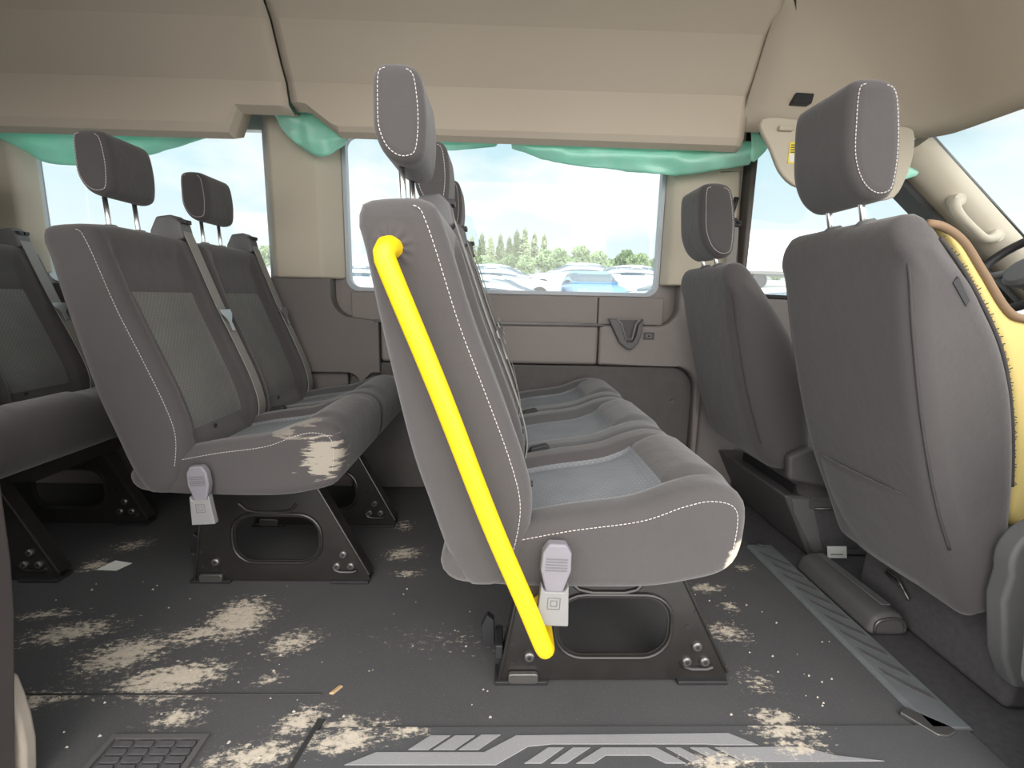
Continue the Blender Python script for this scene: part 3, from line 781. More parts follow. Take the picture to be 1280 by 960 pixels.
def front_seat(loc, label, flap=True, dz=0.):
    root = empty('front_seat', loc); tag(root, label, 'car seat')
    FBU = FB if flap else FBD
    mb = pad(FBU, -.24, .24, .05, .05, 96, 26, fb_disp(.48), res=7)
    b = mb.build('backrest', M['cloth'], root, smooth=True)
    # corded seams down both rear edges
    pr = catmull(FBU, 160); nm = normals2(pr)
    for sg in (-1, 1):
        path = []
        for (a, c), m_ in zip(pr, nm):
            if m_[0] < -.3 and (.37 if flap else .50) < c < 1.12:
                g_ = ring((a, c), m_, .017, .05, sg*.24, sg); x_, _, z_ = fb_disp(.48)(g_[0], 0, g_[2], m_, .93)
                path.append((x_, g_[1], z_))
        path.sort(key=lambda p: -p[2]); path = [Vector(p) for p in path]
        q = MB(); q.tube(path, .0035, 8); q.build('seam_cord', M['cord'], b, smooth=True)
    # lower rear flap hanging below the backrest cover
    if flap:
        rows = []
        for i in range(13):
            t = i/12
            zt = .52-.0*t; wz = .245+.02*math.sin(t*PI)
            row = []
            for k in range(15):
                u = -1+2*k/14; yy = u*.225
                zb = .205+.02*abs(u)**3-.01*u
                z = .50+(zb-.50)*t
                x_ = -.155+(.50-z)*.53
                row.append((x_-.010-.012*math.sin(t*PI*.9)+(0.035*abs(u)**4), yy*(1-.06*t*abs(u)**3), z))
            rows.append(row)
        q = MB(); q.grid(rows); q.build('rear_flap', M['cloth'], b, smooth=True, solidify=.006)
    cu = pad([(.05, .24), (.2, .22), (.45, .23), (.53, .27), (.545, .34), (.50, .395), (.42, .41), (.3, .385), (.12, .37), (.05, .36)], -.245, .245, .05, .05, 60, 18)
    cu.build('cushion', M['cloth'], root, smooth=True)
    b.location.z += dz
    HX = -.325
    p = [(HX+a*1.28, 1.212+dz*1.3+b*1.46) for a, b in HEAD]
    p = [(a-(c-1.25)*.10, c) for a, c in p]
    hb = pad(p, -.13, .098, .03, .03, 56, 14); h = hb.build('headrest', M['cloth_head'], root, smooth=True)
    pr = catmull(p, 80); nm = normals2(pr)
    for sg in (-1, 1):
        loop = [ring(a, n_, .017, .03, -.13 if sg < 0 else .098, sg) for a, n_ in zip(pr, nm)]
        i0 = max(range(len(loop)), key=lambda i: loop[i][2]); loop = loop[i0+3:]+loop[:i0-2]
        dashes(loop, .0055, .003, .0011).build('stitching', M['stitch'], h)
    for s_ in (-.074, .044):
        q = MB(); q.tube([(HX+.0, s_, 1.26+dz), (HX+.04, s_, 1.12+dz)], .0075, 12); q.build('post', M['chrome'], h, smooth=True)
        q = MB(); q.tube([(HX+.036, s_, 1.15+dz), (HX+.034, s_, 1.168+dz), (HX+.032, s_, 1.176+dz)], .02, 16, 0, True, [.026, .024, .016]); q.build('post_collar', M['grey_plastic'], h, autosmooth=40)
    return root
ps = front_seat((FSX, 1.28, 0), 'grey front passenger seat seen from behind, nearest seat at the right')
ds = front_seat((FSX-.065, 1.935, 0), 'grey driver seat beyond the near bench, beside the door pillar', flap=False, dz=-.06)
# recliner cover on the near side of the passenger seat
circ = [(.085+.098*math.cos(math.radians(a)), .40+.098*math.sin(math.radians(a))) for a in range(-20, 201, 11)]
q = MB(); q.prism(circ + [(-.012, .30), (.02, .15), (.06, .07), (.62, .05), (.62, .28), (.24, .30)], 'Y', -.305, -.255)
sc_ = q.build('side_cover', M['grey_plastic'], ps, bevel=.012, seg=3)
q = MB(); q.tube(catmull([(.05+.07*math.cos(math.radians(a))+.055, -.307, .395+.078*math.sin(math.radians(a))) for a in range(60, 200, 14)]+[(.045, -.307, .30), (.060, -.307, .18), (.075, -.307, .10), (.12, -.307, .075)], 50, False), .0032, 8)
q.build('trim_line', M['buckle_plate'], sc_, smooth=True)
q = MB(); q.tube([(.135, -.304, .40), (.135, -.315, .40)], .058, 24); q.build('recliner_knob', M['grey_plastic'], sc_, bevel=.004)
q = MB(); q.box((.12, -.32, .17), (.5, -.30, .20)); q.build('adjuster_bar', M['buckle_plate'], sc_, bevel=.004)
# small tag sewn into the side seam
q = MB(); q.prism([(-.198, 1.035), (-.163, .985), (-.168, .972), (-.207, 1.022)], 'Y', -.2425, -.236); q.build('seam_tag', M['black'], ps)
# pedestals
q = MB(); q.prism([(.065, -.005), (.60, -.005), (.60, .20), (.10, .20), (.075, .135)], 'Y', -.29, .215)
pb = q.build('seat_base', M['cab_carpet'], ps, bevel=.02, seg=3)
q = MB(); q.tube([(.062, .10, .128), (.060, .03, .120), (.058, .0, .100)], .0045, 8); q.tube([(.062, .10, .128), (.058, .09, .142), (.058, .05, .140), (.056, .02, .118)], .003, 6); q.build('release_wire', M['bolt'], pb, smooth=True)
q = MB(); q.prism([(-.02, .245), (.55, .245), (.55, -.005), (.105, -.005)], 'Y', -.225, .37)
db_ = q.build('seat_base', M['cab_plastic'], ds, bevel=.012, seg=3)
q = MB(); q.prism([(.005, .235), (.075, .238), (.08, .20), (.10, .19), (.155, .025), (.118, .012), (.02, .18)], 'Y', -.231, -.222); q.build('corner_trim', M['grey_plastic'], db_, bevel=.004)
q = MB(); q.prism([(.085, .19), (.30, .19), (.30, .03), (.16, .03)], 'Y', -.229, -.222); q.build('storage_door', M['cab_carpet'], db_, bevel=.003)
q = MB(); q.tube([(.10, -.232, .198), (.30, -.232, .198)], .003, 8); q.tube([(.085, -.232, .243), (.30, -.232, .243)], .003, 8); q.build('door_edge', M['bolt'], db_, smooth=True)
q = MB(); q.prism([(-.05, .33), (.25, .27), (.35, .25), (.35, .34), (.1, .42), (.02, .46), (-.06, .42)], 'Y', -.285, -.245); q.build('side_cover', M['cab_plastic'], ds, bevel=.015, seg=3)
q = MB(); q.box((.03, -.2, .23), (.5, .2, .28)); q.build('seat_slide', M['black'], ds)

# yellow padded cover in front of the passenger backrest
ycov = empty('seat_cover', (FSX, 1.28, 0)); tag(ycov, 'yellow padded cover with brown edging on the front of the near front seat', 'seat cover')
YC = [(-.262, 1.152), (-.215, 1.143), (-.165, 1.112), (-.11, 1.05), (-.035, .965), (.02, .945), (.15, .935), (.24, .86), (.26, .60), (.2, .46), (.085, .44), (.062, .58), (.022, .75), (-.03, .875), (-.09, .97), (-.195, 1.115), (-.235, 1.145)]
q = pad(YC, -.205, .205, .02, .02, 110, 12)
def ymat():
    mt, nt, b = newmat('yellow_printed_cloth'); o = OBJ(nt)
    v = N(nt, 'ShaderNodeTexVoronoi'); v.inputs['Scale'].default_value = 5.0; nt.links.new(o, v.inputs['Vector'])
    f = MA(nt, 'MULTIPLY', MA(nt, 'SUBTRACT', .22, v.outputs['Distance']), 12, clamp=True)
    c = MIX(nt, NOISE(nt, o, 3, 2), (.58, .42, .14), (.60, .53, .22))
    nt.links.new(MIX(nt, f, c, (.62, .20, .24)), b.inputs['Base Color']); b.inputs['Roughness'].default_value = .9
    BUMP(nt, b, NOISE(nt, o, 350, 2), .3); return mt
M['ycloth'] = ymat()
q.build('padding', M['ycloth'], ycov, smooth=True)
q = MB(); q.tube(catmull([(-.25, -.2, 1.150), (-.215, -.204, 1.143), (-.165, -.205, 1.112), (-.11, -.205, 1.05), (-.035, -.205, .965), (.02, -.205, .945), (.15, -.205, .935)], 50, False), .009, 10)
e = q.build('edging', plain('brown_edging', (.21, .14, .085), .8), ycov, smooth=True); e['label'] = 'brown rounded edging'
q = MB(); fr_ = [(-.225, -.212, 1.118), (-.16, -.216, 1.045), (-.08, -.218, .935), (-.03, -.220, .84), (.015, -.220, .70), (.045, -.220, .55)]
fr_ = catmull(fr_, 70, False)
for p in fr_:
    l = .008+.006*random.random(); q.tube([p, p+Vector((l*.8, random.uniform(-.004, .004), l*random.uniform(-.2, .7)))], .0012, 4)
q.tube(fr_, .0045, 8)
e = q.build('frayed_hem', M['cord'], ycov, smooth=True); e['label'] = 'frayed dark hem'

# ================================================================== CAB FITTINGS
def one(name, mb, mats, label, cat, group=None, **k):
    o = mb.build(name, mats, **k); return tag(o, label, cat, group)

# sun visor
vo = at(955, 150, 'Y', 2.06)
vis = empty('sun_visor', (1.10, 2.04, 1.66)); tag(vis, 'beige sun visor folded across the driver door window', 'sun visor')
VP = [(950, 150), (1010, 151), (1080, 155), (1134, 160), (1141, 175), (1137, 205), (1122, 240), (1108, 250), (1080, 250), (1010, 237), (990, 232), (974, 216), (963, 190)]
VW = [at(px, py, 'Y', 2.04) for px, py in VP]
q = MB(); q.prism(catmull([(p.x-1.10, p.z-1.66) for p in VW], 60), 'Y', -.012, .012)
q.build('panel', M['trim_beige'], vis, bevel=.008, seg=3)
c0 = at(987, 178, 'Y', 2.028); c1 = at(1003, 205, 'Y', 2.028)
q = MB(); x0, x1, z0, z1 = c0.x-1.10, c1.x-1.10+.012, c1.z-1.66, c0.z-1.66
q.box((x0, -.0145, z0), (x1, -.0125, z1), 0)
q.box((x0+.004, -.0155, z0+.006), (x1-.004, -.0142, z0+.036), 1)
for i in range(4): q.box((x0+.006, -.0155, z1-.012-.009*i), (x1-.012-.004*(i % 2), -.0142, z1-.008-.009*i), 2)
q.build('warning_label', [M['label_yellow'], M['white'], M['label_ink']], vis)
q = MB(); c = at(982, 160, 'Y', 2.02); q.box((c.x-1.10-.03, -.03, c.z-1.66-.012), (c.x-1.10+.03, -.01, c.z-1.66+.008)); q.build('clip', M['trim_beige'], vis, bevel=.006)

c = at(1010, 119, 'Y', 2.03)
q = MB(); q.prism([(c.x-.042, c.z-.018), (c.x+.035, c.z-.020), (c.x+.042, c.z+.018), (c.x-.032, c.z+.020)], 'Y', 2.055, 2.10)
one('slot_cover', q, M['black'], 'small black slot in the headliner above the sun visor', 'slot', origin=(c.x, 2.08, c.z-.02), bevel=.004)

# A pillar handle
gr = empty('pillar_handle', (1.95, 2.10, 1.36)); tag(gr, 'pale grab handle on the slanting windscreen pillar', 'grab handle')
def G(px, py, y): return at(px, py, 'Y', y)-Vector((1.95, 2.10, 1.36))
pa = catmull([G(1196, 252, 2.115), G(1194, 258, 2.075), G(1201, 270, 2.060), G(1218, 287, 2.060), G(1231, 298, 2.065), G(1241, 298, 2.08), G(1244, 294, 2.115)], 40, False)
q = MB(); q.tube(pa, .018, 14, 0, True, [.024-.008*math.sin(PI*i/39) for i in range(40)]); q.build('grip', M['trim_beige'], gr, smooth=True)
for px, py in ((1195, 251), (1243, 295)):
    q = MB(); p = G(px, py, 2.118); q.tube([p+Vector((0, -.022, 0)), p+Vector((0, .02, 0))], .028, 16); q.build('foot', M['trim_beige'], gr, bevel=.006)

# steering wheel
sw = empty('steering_wheel', (2.075, 1.90, 1.115), 0); tag(sw, 'black steering wheel rim at the right edge behind the yellow cover', 'steering wheel')
ax = Vector((-.80, 0, .60)).normalized(); e1 = Vector((0, 1, 0)); e2 = ax.cross(e1)
rim = [e1*(.195*math.cos(2*PI*k/48))+e2*(.195*math.sin(2*PI*k/48)) for k in range(49)]
q = MB(); q.tube(rim, .0175, 14, cap=False); q.build('rim', M['black'], sw, smooth=True)
q = MB(); q.tube([ax*-.05, ax*.0, ax*.02], .07, 20, 0, True, [.05, .075, .06]); q.build('hub', M['grey_plastic'], sw, bevel=.004)
for a in (.15, PI-.15, PI*1.5):
    q = MB(); d_ = e1*math.cos(a)+e2*math.sin(a); q.tube([d_*.05, d_*.19], .016, 8); q.build('spoke', M['grey_plastic'], sw, smooth=True)
q = MB(); q.tube([ax*-.05, ax*-.22], .045, 14); q.build('column', M['black'], sw, smooth=True)
# dashboard
q = MB(); q.prism([(2.36, .35), (2.30, .80), (2.36, .93), (2.50, .975), (2.74, .91), (2.74, .30)], 'Y', .82, 2.12)
q2 = q.build('dashboard', M['grey_plastic'], bevel=.03, seg=3, origin=(2.5, 1.5, .3)); tag(q2, 'grey dashboard top just visible beyond the steering wheel', 'dashboard')
q = MB(); q.box((2.38, 1.70, .94), (2.56, 2.08, 1.03)); q.build('instrument_hood', M['black'], q2, bevel=.03, origin=(2.5, 1.5, .3))

# driver seat belt on the door pillar
sb_ = empty('belt_anchor', (1.02, 2.31, 1.36)); tag(sb_, 'driver seat belt and its black height adjuster on the door pillar', 'seat belt')
def H(px, py, y=2.315): return at(px, py, 'Y', y)-Vector((1.02, 2.31, 1.36))
q = MB()
for a, b_ in (((906, 248), (911, 266)), ((921, 247), (915, 266))):
    q.tube([H(*a), H(*b_)], .012, 8)
q.tube([H(907, 264), H(916, 264)], .013, 8); q.tube([H(913, 262), H(914, 282)], .014, 8)
q.build('height_adjuster', M['black'], sb_, smooth=True)
q = MB(); p = H(917, 278, 2.29); q.tube([p+Vector((-.035, 0, .004)), p+Vector((0, -.006, .012)), p+Vector((.03, 0, 0)), p+Vector((.03, 0, -.014)), p+Vector((0, -.004, -.01)), p+Vector((-.035, 0, -.008))], .009, 8); q.build('belt_loop', M['black'], sb_, smooth=True)
q = ribbon([H(916, 280, 2.30), H(914, 320, 2.29), H(912, 380, 2.28)], .046)
P0, P1, P2 = H(917, 282, 2.295), H(914, 320, 2.29), H(911, 420, 2.27)
q = MB(); rows = []
for p in (P0, P1, P2): rows.append([p+Vector((-.022, 0, 0)), p+Vector((.022, -.006, 0)), p+Vector((.022, -.004, 0)), p+Vector((-.022, .002, 0))])
q.grid(rows, 0, True); q.build('webbing', M['belt'], sb_)
# narrow seam frame on the pillar around the adjuster slot
q = MB(); a, b_, c, d_ = H(901, 215, 2.328), H(926, 214, 2.328), H(921, 330, 2.328), H(905, 330, 2.328)
q.tube([a, b_, c], .0022, 6); q.build('slot_seam', M['trim_dark'], sb_)

# cup holder and socket in the side panel
ch = empty('cup_holder', (.61, 2.32, .82)); tag(ch, 'dark moulded cup holder pocket in the side panel under the wide window', 'cup holder')
def K(px, py, y=2.318): return at(px, py, 'Y', y)-Vector((.61, 2.32, .82))
L = [(759, 398), (770, 399), (776, 405), (780, 420), (783, 427), (789, 427), (793, 420), (797, 405), (803, 398), (801, 415), (796, 428), (789, 436), (782, 436), (773, 428), (767, 415)]
q = MB()
pts_o = [K(px, py) for px, py in L]
q.prism([(p.x, p.z) for p in pts_o], 'Y', -.030, .0)
q.build('pocket_rim', M['grey_plastic'], ch, bevel=.006, seg=3)
q = MB(); inn = [K(*p) for p in [(770, 400), (797, 400), (793, 420), (789, 427), (783, 427), (780, 420), (776, 408)]]
q.prism([(p.x, p.z) for p in inn], 'Y', -.008, -.002); q.build('pocket_back', M['cab_plastic'], ch)
q = MB(); q.tube([K(770, 398, 2.29), K(777, 405, 2.285), K(782, 424, 2.285), K(790, 424, 2.285), K(795, 405, 2.285), K(801, 398, 2.29)], .0035, 8); q.build('rim_edge', M['buckle_plate'], ch, smooth=True)
c = at(811, 420, 'Y', 2.318)
so = empty('power_socket', (c.x, 2.318, c.z)); tag(so, 'small socket plate beside the cup holder', 'socket')
q = MB(); q.box((-.026, -.005, -.017), (.026, .003, .017)); q.build('plate', M['cab_plastic'], so, bevel=.003)
q = MB(); q.box((-.014, -.007, -.008), (.012, -.004, .008)); q.build('port', M['buckle_plate'], so, bevel=.002)
q = MB(); q.box((-.008, -.008, -.004), (.006, -.006, .004)); q.build('port_opening', M['black'], so)
c = at(840, 502, 'Y', 2.345)
q = MB(); q.tube([(c.x, 2.346, c.z), (c.x, 2.338, c.z)], .012, 12); one('trim_clip', q, M['grey_plastic'], 'small round clip on the dark lower side panel', 'clip', origin=(c.x, 2.346, c.z), bevel=.002)

# ================================================================== GREEN FILM
def film(poly_top, poly_bot, y0, label, amp=.012, bulge=.03, yb=None):
    """thin plastic sheet hanging between a top and a bottom edge (pixel paths at depth y0)"""
    n = 40; T = catmull([tuple(at(px, py, 'Y', y0)) for px, py in poly_top], n, False); B = catmull([tuple(at(px, py, 'Y', yb or y0)) for px, py in poly_bot], n, False)
    mb = MB(); rows = []
    for j in range(13):
        t = j/12; row = []
        for i in range(n):
            p = T[i].lerp(B[i], t); w = amp*(noise.noise(Vector((p.x*9, p.z*22, 3.1)))+.5*noise.noise(Vector((p.x*26, p.z*10, 7))))
            row.append(p+Vector((0, w-bulge*math.sin(t*PI), 0)))
        rows.append(row)
    mb.grid(rows); c = T[n//2]
    o = mb.build('plastic_film', M['film'], smooth=True, solidify=.0012, origin=tuple(c)); return tag(o, label, 'plastic film', 'torn green plastic film above the side windows')
film([(-30, 130), (40, 140), (120, 145), (200, 150), (285, 155)], [(-30, 160), (25, 185), (66, 205), (150, 202), (262, 172)], 2.27, 'long sagging green plastic film across the top of the second side window')
film([(338, 128), (365, 128), (395, 130), (418, 145), (440, 172)], [(338, 134), (355, 165), (385, 190), (407, 196), (434, 180)], 2.25, 'bunched green plastic film hanging on the beige pillar between the windows', .022, .03)
film([(545, 174), (575, 176), (600, 177), (625, 178)], [(545, 183), (560, 188), (590, 186), (620, 183)], 2.25, 'narrow strip of green plastic film behind the near bench headrests', .006, .01)
film([(636, 176), (700, 178), (790, 176), (860, 178), (945, 176)], [(640, 186), (700, 204), (775, 213), (850, 219), (938, 205)], 2.235, 'long crumpled green plastic film above the wide window', .026, .035)
film([(938, 165), (946, 165), (952, 172), (958, 180)], [(938, 196), (942, 202), (950, 196), (957, 188)], 2.19, 'small scrap of green plastic film at the front end of the headliner panel', .008, .01)
film([(1126, 208), (1132, 208), (1140, 210), (1147, 214)], [(1126, 220), (1131, 224), (1138, 222), (1145, 220)], 2.14, 'scrap of green plastic film under the windscreen pillar beside the visor', .004, .006)

# ================================================================== FLOOR THINGS
# ribbed step plate along the sliding door
sp_ = empty('scuff_plate', (.2, .88, 0)); tag(sp_, 'long ribbed step plate with raised angular bars along the door edge', 'step plate')
q = MB(); q.prism([(-.62, -.075), (-.60, .055), (-.57, .064), (.88, .064), (.90, .05), (.90, -.075)], 'Z', .0, .006)
q.build('plate', mud_mat('step_plate_grey', PLATE_MUD, (.2, .88, 0), (.058, .058, .062), (.08, .08, .084), (.1, .1, .1)), sp_, bevel=.002)
M['rib'] = mud_mat('worn_rib_grey', PLATE_MUD, (.2, .88, 0), (.20, .198, .205), (.30, .295, .305), (.33, .33, .34))
def bar(pxs):
    q = MB(); P = [at(px, py, 'Z', .006) for px, py in pxs]
    q.prism([(p.x-.2, p.y-.88) for p in P], 'Z', .006, .0085)
    return q.build('raised_bar', M['rib'], sp_, bevel=.0008)
bar([(510, 938), (538, 920), (563, 920), (535, 938)]); bar([(541, 938), (569, 920), (594, 920), (568, 938)]); bar([(573, 938), (602, 919), (626, 919), (598, 938)])
bar([(430, 957), (470, 941), (605, 941), (645, 920), (910, 917), (948, 932), (900, 932), (880, 931), (690, 931), (660, 934), (620, 957)])
bar([(655, 955), (685, 935), (705, 935), (677, 955)]); bar([(688, 955), (716, 935), (738, 935), (708, 955)])
bar([(720, 955), (752, 935), (820, 935), (858, 955), (832, 955), (812, 945), (757, 945), (742, 955)])
bar([(832, 935), (850, 935), (886, 954), (868, 955)]); bar([(862, 935), (884, 935), (922, 953), (900, 954)]); bar([(893, 935), (1000, 934), (1045, 945), (1106, 952), (930, 953)])
# front edge strip with chevrons, running across the van
fs = empty('edge_strip', (1.06, 1.35, 0)); tag(fs, 'dark metal edge strip with chevron grooves running across the floor to the driver seat', 'floor strip')
q = MB(); q.prism([(-.055, .0), (-.045, .012), (.045, .012), (.055, .0)], 'Y', -.42, .42); q.build('strip', plain('strip_grey', (.13, .14, .145), .42, var=.25, scale=25), fs, bevel=.003)
for i in range(9):
    q = MB(); y = .34-.075*i
    q.prism([(-.030, y), (.0, y-.05), (.032, y-.085), (.032, y-.062), (.004, y-.030), (-.030, y+.022)], 'Z', .012, .0138); q.build('chevron', M['cab_plastic'], fs)
q = MB(); q.tube([(.0, .41, .014), (.0, .41, .022)], .014, 12); q.build('end_screw', M['bolt'], fs, bevel=.003)
q = MB(); P = [at(px, py, 'Z', .004) for px, py in [(1124, 893), (1130, 886), (1188, 911), (1196, 918), (1186, 924), (1172, 922)]]
q.prism([(p.x-1.06, p.y-1.35) for p in P], 'Z', .0, .012); q.build('end_slot', M['bolt'], fs, bevel=.003)
# duct cover beside the strip
dc = empty('floor_duct', (1.18, 1.47, 0)); tag(dc, 'dark plastic duct cover with a rounded open end between the front seats', 'floor duct')
q = pad([(-.055, -.004), (-.06, .03), (-.045, .056), (-.01, .068), (.025, .065), (.045, .045), (.048, -.004)], -.215, .15, .02, .02, 40, 8)
q.build('cover', M['cab_plastic'], dc, smooth=True)
q = MB(); q.prism([(.0, -.17), (.03, -.17), (.02, .13), (-.005, .13)], 'Z', .066, .071); q.build('ridge', M['grey_plastic'], dc, bevel=.003)
q = MB(); q.tube(catmull([(-.05, -.216, .01), (-.045, -.217, .045), (.0, -.217, .056), (.036, -.217, .042), (.042, -.216, .01)], 24, False), .004, 8); q.build('open_lip', M['bolt'], dc, smooth=True)
# white card by the driver seat base
q = MB(); q.box((-.038, -.002, 0), (.038, .002, .045)); c = at(1046, 700, 'Y', 1.69)
o = q.build('card', M['white'], bevel=.001); o.location = (c.x, 1.69, max(.0, c.z)); o.rotation_euler = (-.25, 0, .0)
tag(o, 'white plastic card standing against the storage door of the driver seat base', 'card')
q = MB(); q.box((-.026, -.0025, .012), (.022, -.0019, .016)); q.build('printed_line', M['grey_plastic'], o)
# paper scrap
c = at(143, 709, 'Z', 0); q = MB()
q.add([(-.045, -.022, .002), (.030, -.03, .004), (.048, .02, .003), (-.02, .032, .006)], [(0, 1, 2, 3)])
o = q.build('paper_scrap', M['white'], solidify=.001, origin=(0, 0, 0)); o.location = (c.x, c.y, .001); tag(o, 'small pale paper scrap lying on the muddy floor between the rear benches', 'paper scrap')
c = at(420, 863, 'Z', 0); q = MB()
q.hexa([c+Vector(p) for p in [(-.014, -.012, 0), (-.002, -.014, 0), (.015, .012, 0), (.004, .016, 0), (-.012, -.010, .004), (-.003, -.011, .006), (.012, .010, .006), (.004, .013, .004)]])
o = q.build('wood_chip', plain('chip_brown', (.42, .29, .17), .8), bevel=.001, origin=tuple(c)); tag(o, 'small orange-brown chip lying on the floor just behind the step plate corner', 'chip')
# drain grille in the vinyl
dg = empty('floor_grille', (-.73, .87, 0)); tag(dg, 'dark square floor grille with rounded cells, bottom left', 'floor grille')
fo = [at(*p, 'Z', 0) for p in [(147, 922), (258, 921), (226, 966), (112, 966)]]
x0, x1, y0, y1 = -.84, -.63, .83, .927
q = MB(); holed([(x0+.73, y0-.87), (x1+.73, y0-.87), (x1+.73, y1-.87), (x0+.73, y1-.87)], [(x0+.742, y0-.86), (x1+.718, y0-.86), (x1+.718, y1-.88), (x0+.742, y1-.88)], 'Z', 0, .007, q)
q.build('frame', M['cab_plastic'], dg)
for i in range(4):
    for j in range(4):
        q = MB(); w = (x1-x0-.03)/4; h_ = (y1-y0-.024)/4; cx = x0+.015+w*(i+.5)+.73; cy_ = y0+.012+h_*(j+.5)-.87
        q.prism(rrect(cx-w*.44, cy_-h_*.42, cx+w*.44, cy_+h_*.42, .006, 3), 'Z', 0, .005); q.build('cell', M['cab_carpet'], dg, bevel=.002)
# seams in the vinyl: long cross seam and step corner strip
q = MB(); a, b_ = at(-40, 868, 'Z', .001), at(402, 868, 'Z', .001); q.tube([a, b_], .0028, 6)
c, d_ = at(402, 900, 'Z', .001), at(362, 966, 'Z', .001)
o = q.build('trim_20', M['rubber']); tag(o, 'dark seam across the vinyl floor near the door', 'floor seam', None, 'structure')
q = MB(); q.hexa([c+Vector((-.008, 0, -.001)), c+Vector((.008, 0, -.001)), d_+Vector((.008, 0, -.001)), d_+Vector((-.008, 0, -.001)), c+Vector((-.008, 0, .004)), c+Vector((.008, 0, .004)), d_+Vector((.008, 0, .004)), d_+Vector((-.008, 0, .004))])
o = q.build('trim_21', M['rubber']); tag(o, 'black corner strip in the vinyl at the end of the step plate', 'floor seam', None, 'structure')
# crumbs of dirt
q = MB()
for i in range(90):
    if i < 60: px, py = random.uniform(40, 620), random.uniform(700, 950)
    else: px, py = random.uniform(860, 1060), random.uniform(740, 900)
    c = at(px, py, 'Z', 0)
    if c.y < .83 or c.x > 1.0 or (c.x > -.45 and c.y < .955): continue
    r_ = random.uniform(.0012, .0032)
    q.tube([c+Vector((0, 0, 0)), c+Vector((r_, 0, r_*.8)), c+Vector((r_*1.8, r_*.4, .0))], r_, 5, 0, True, [r_*.5, r_, r_*.5])
o = q.build('dirt_crumbs', plain('dirt_crumb', (.50, .46, .40), .9)); tag(o, 'pale crumbs of dirt scattered over the dark floor', 'dirt', None, 'stuff')

# ================================================================== OUTSIDE
SL = .098
def gz(y): return -.85+SL*(y-2.5)
def gm():
    mt, nt, b = newmat('concrete_lot'); o = OBJ(nt)
    nt.links.new(MIX(nt, NOISE(nt, o, .6, 6), (.46, .45, .43), (.60, .585, .56)), b.inputs['Base Color']); b.inputs['Roughness'].default_value = .9; return mt
q = MB(); q.add([(-150, -60, gz(-60)), (150, -60, gz(-60)), (150, 140, gz(140)), (-150, 140, gz(140))], [(0, 1, 2, 3)])
o = q.build('ground', gm()); tag(o, 'pale concrete parking lot outside the van', 'ground', None, 'structure')

M['leaf_a'] = plain('leaf_conifer', (.42, .47, .30), .8, var=.25, scale=.9)
M['leaf_b'] = plain('leaf_broad', (.36, .46, .26), .8, var=.3, scale=.9)
M['leaf_c'] = plain('leaf_bare', (.30, .29, .26), .8, var=.2)
M['bark'] = plain('bark', (.16, .13, .11), .9)
def leaves(mb, c, rad, n, size):
    for _ in range(n):
        d_ = Vector((random.gauss(0, 1), random.gauss(0, 1), random.gauss(0, 1))).normalized()
        rr = random.random()**.4
        p = c+Vector((d_.x*rad[0], d_.y*rad[1], d_.z*rad[2]))*rr
        a = Vector((random.uniform(-1, 1), random.uniform(-1, 1), random.uniform(-1, 1))).normalized(); b_ = a.orthogonal().normalized()
        s_ = size*random.uniform(.6, 1.3)
        mb.add([p-a*s_, p+b_*s_*.6, p+a*s_, p-b_*s_*.6], [(0, 1, 2, 3)])
def tree_proto(kind):
    root = empty('tree'); q = MB()
    if kind == 'conifer':
        for i in range(26):
            z = .6+8.1*i/26; w = 1.9*(1-i/27)**.8+.15
            for k in range(3): leaves(q, Vector((random.uniform(-.4, .4)*w, random.uniform(-.4, .4)*w, z)), (w*.9, w*.9, .6), 34, .30)
        leaves(q, Vector((0, 0, 9.0)), (.12, .12, .9), 40, .14)
        mt = M['leaf_a']; h = 8
    elif kind == 'broad':
        for i in range(16):
            c = Vector((random.uniform(-2.0, 2.0), random.uniform(-1.5, 1.5), random.uniform(.9, 5.0)))
            leaves(q, c, (1.2, 1.2, .95), 150, .38)
        mt = M['leaf_b']; h = 4
    else:
        for i in range(26):
            c = Vector((random.gauss(0, 1.2), random.gauss(0, 1.2), random.uniform(2.5, 7.5))); leaves(q, c, (.6, .6, .5), 9, .16)
        mt = M['leaf_c']; h = 6
    q.build('crown', mt, root)
    t = MB(); t.tube([(0, 0, -.3), (.05, 0, h*.5), (0, .05, h)], .2, 8, 0, True, [.2, .13, .04])
    if kind == 'bare':
        for k in range(14):
            a = random.uniform(0, 2*PI); z = random.uniform(2, 5.5); t.tube([(0, 0, z), (math.cos(a)*1.0, math.sin(a)*1.0, z+.9), (math.cos(a)*1.6, math.sin(a)*1.6, z+2.0)], .05, 5, 0, True, [.06, .035, .012])
    t.build('trunk', M['bark'], root); return root
def place_trees(kind, spots, label, group):
    first = None
    for (px, Yd, sc) in spots:
        t = tree_proto(kind) if first is None else copy_tree(first)
        if first is None: first = t
        p = at(px, 345, 'Y', Yd); t.location = (p.x, Yd, gz(Yd)); t.scale = (sc, sc, sc); t.rotation_euler.z = random.uniform(0, 6.28)
        tag(t, label, 'tree', group)
random.seed(11)
place_trees('conifer', [(578, 56, 0.33), (590, 51, 0.35), (602, 57, 0.41), (613, 52, 0.36), (625, 56, 0.4), (636, 51, 0.36), (645, 58, 0.46), (655, 52, 0.47), (667, 57, 0.43), (679, 52, 0.4), (566, 52, 0.34), (553, 56, 0.34)],
            'tall feathery green tree in the left part of the tree line beyond the parked cars', 'feathery trees beyond the parked cars')
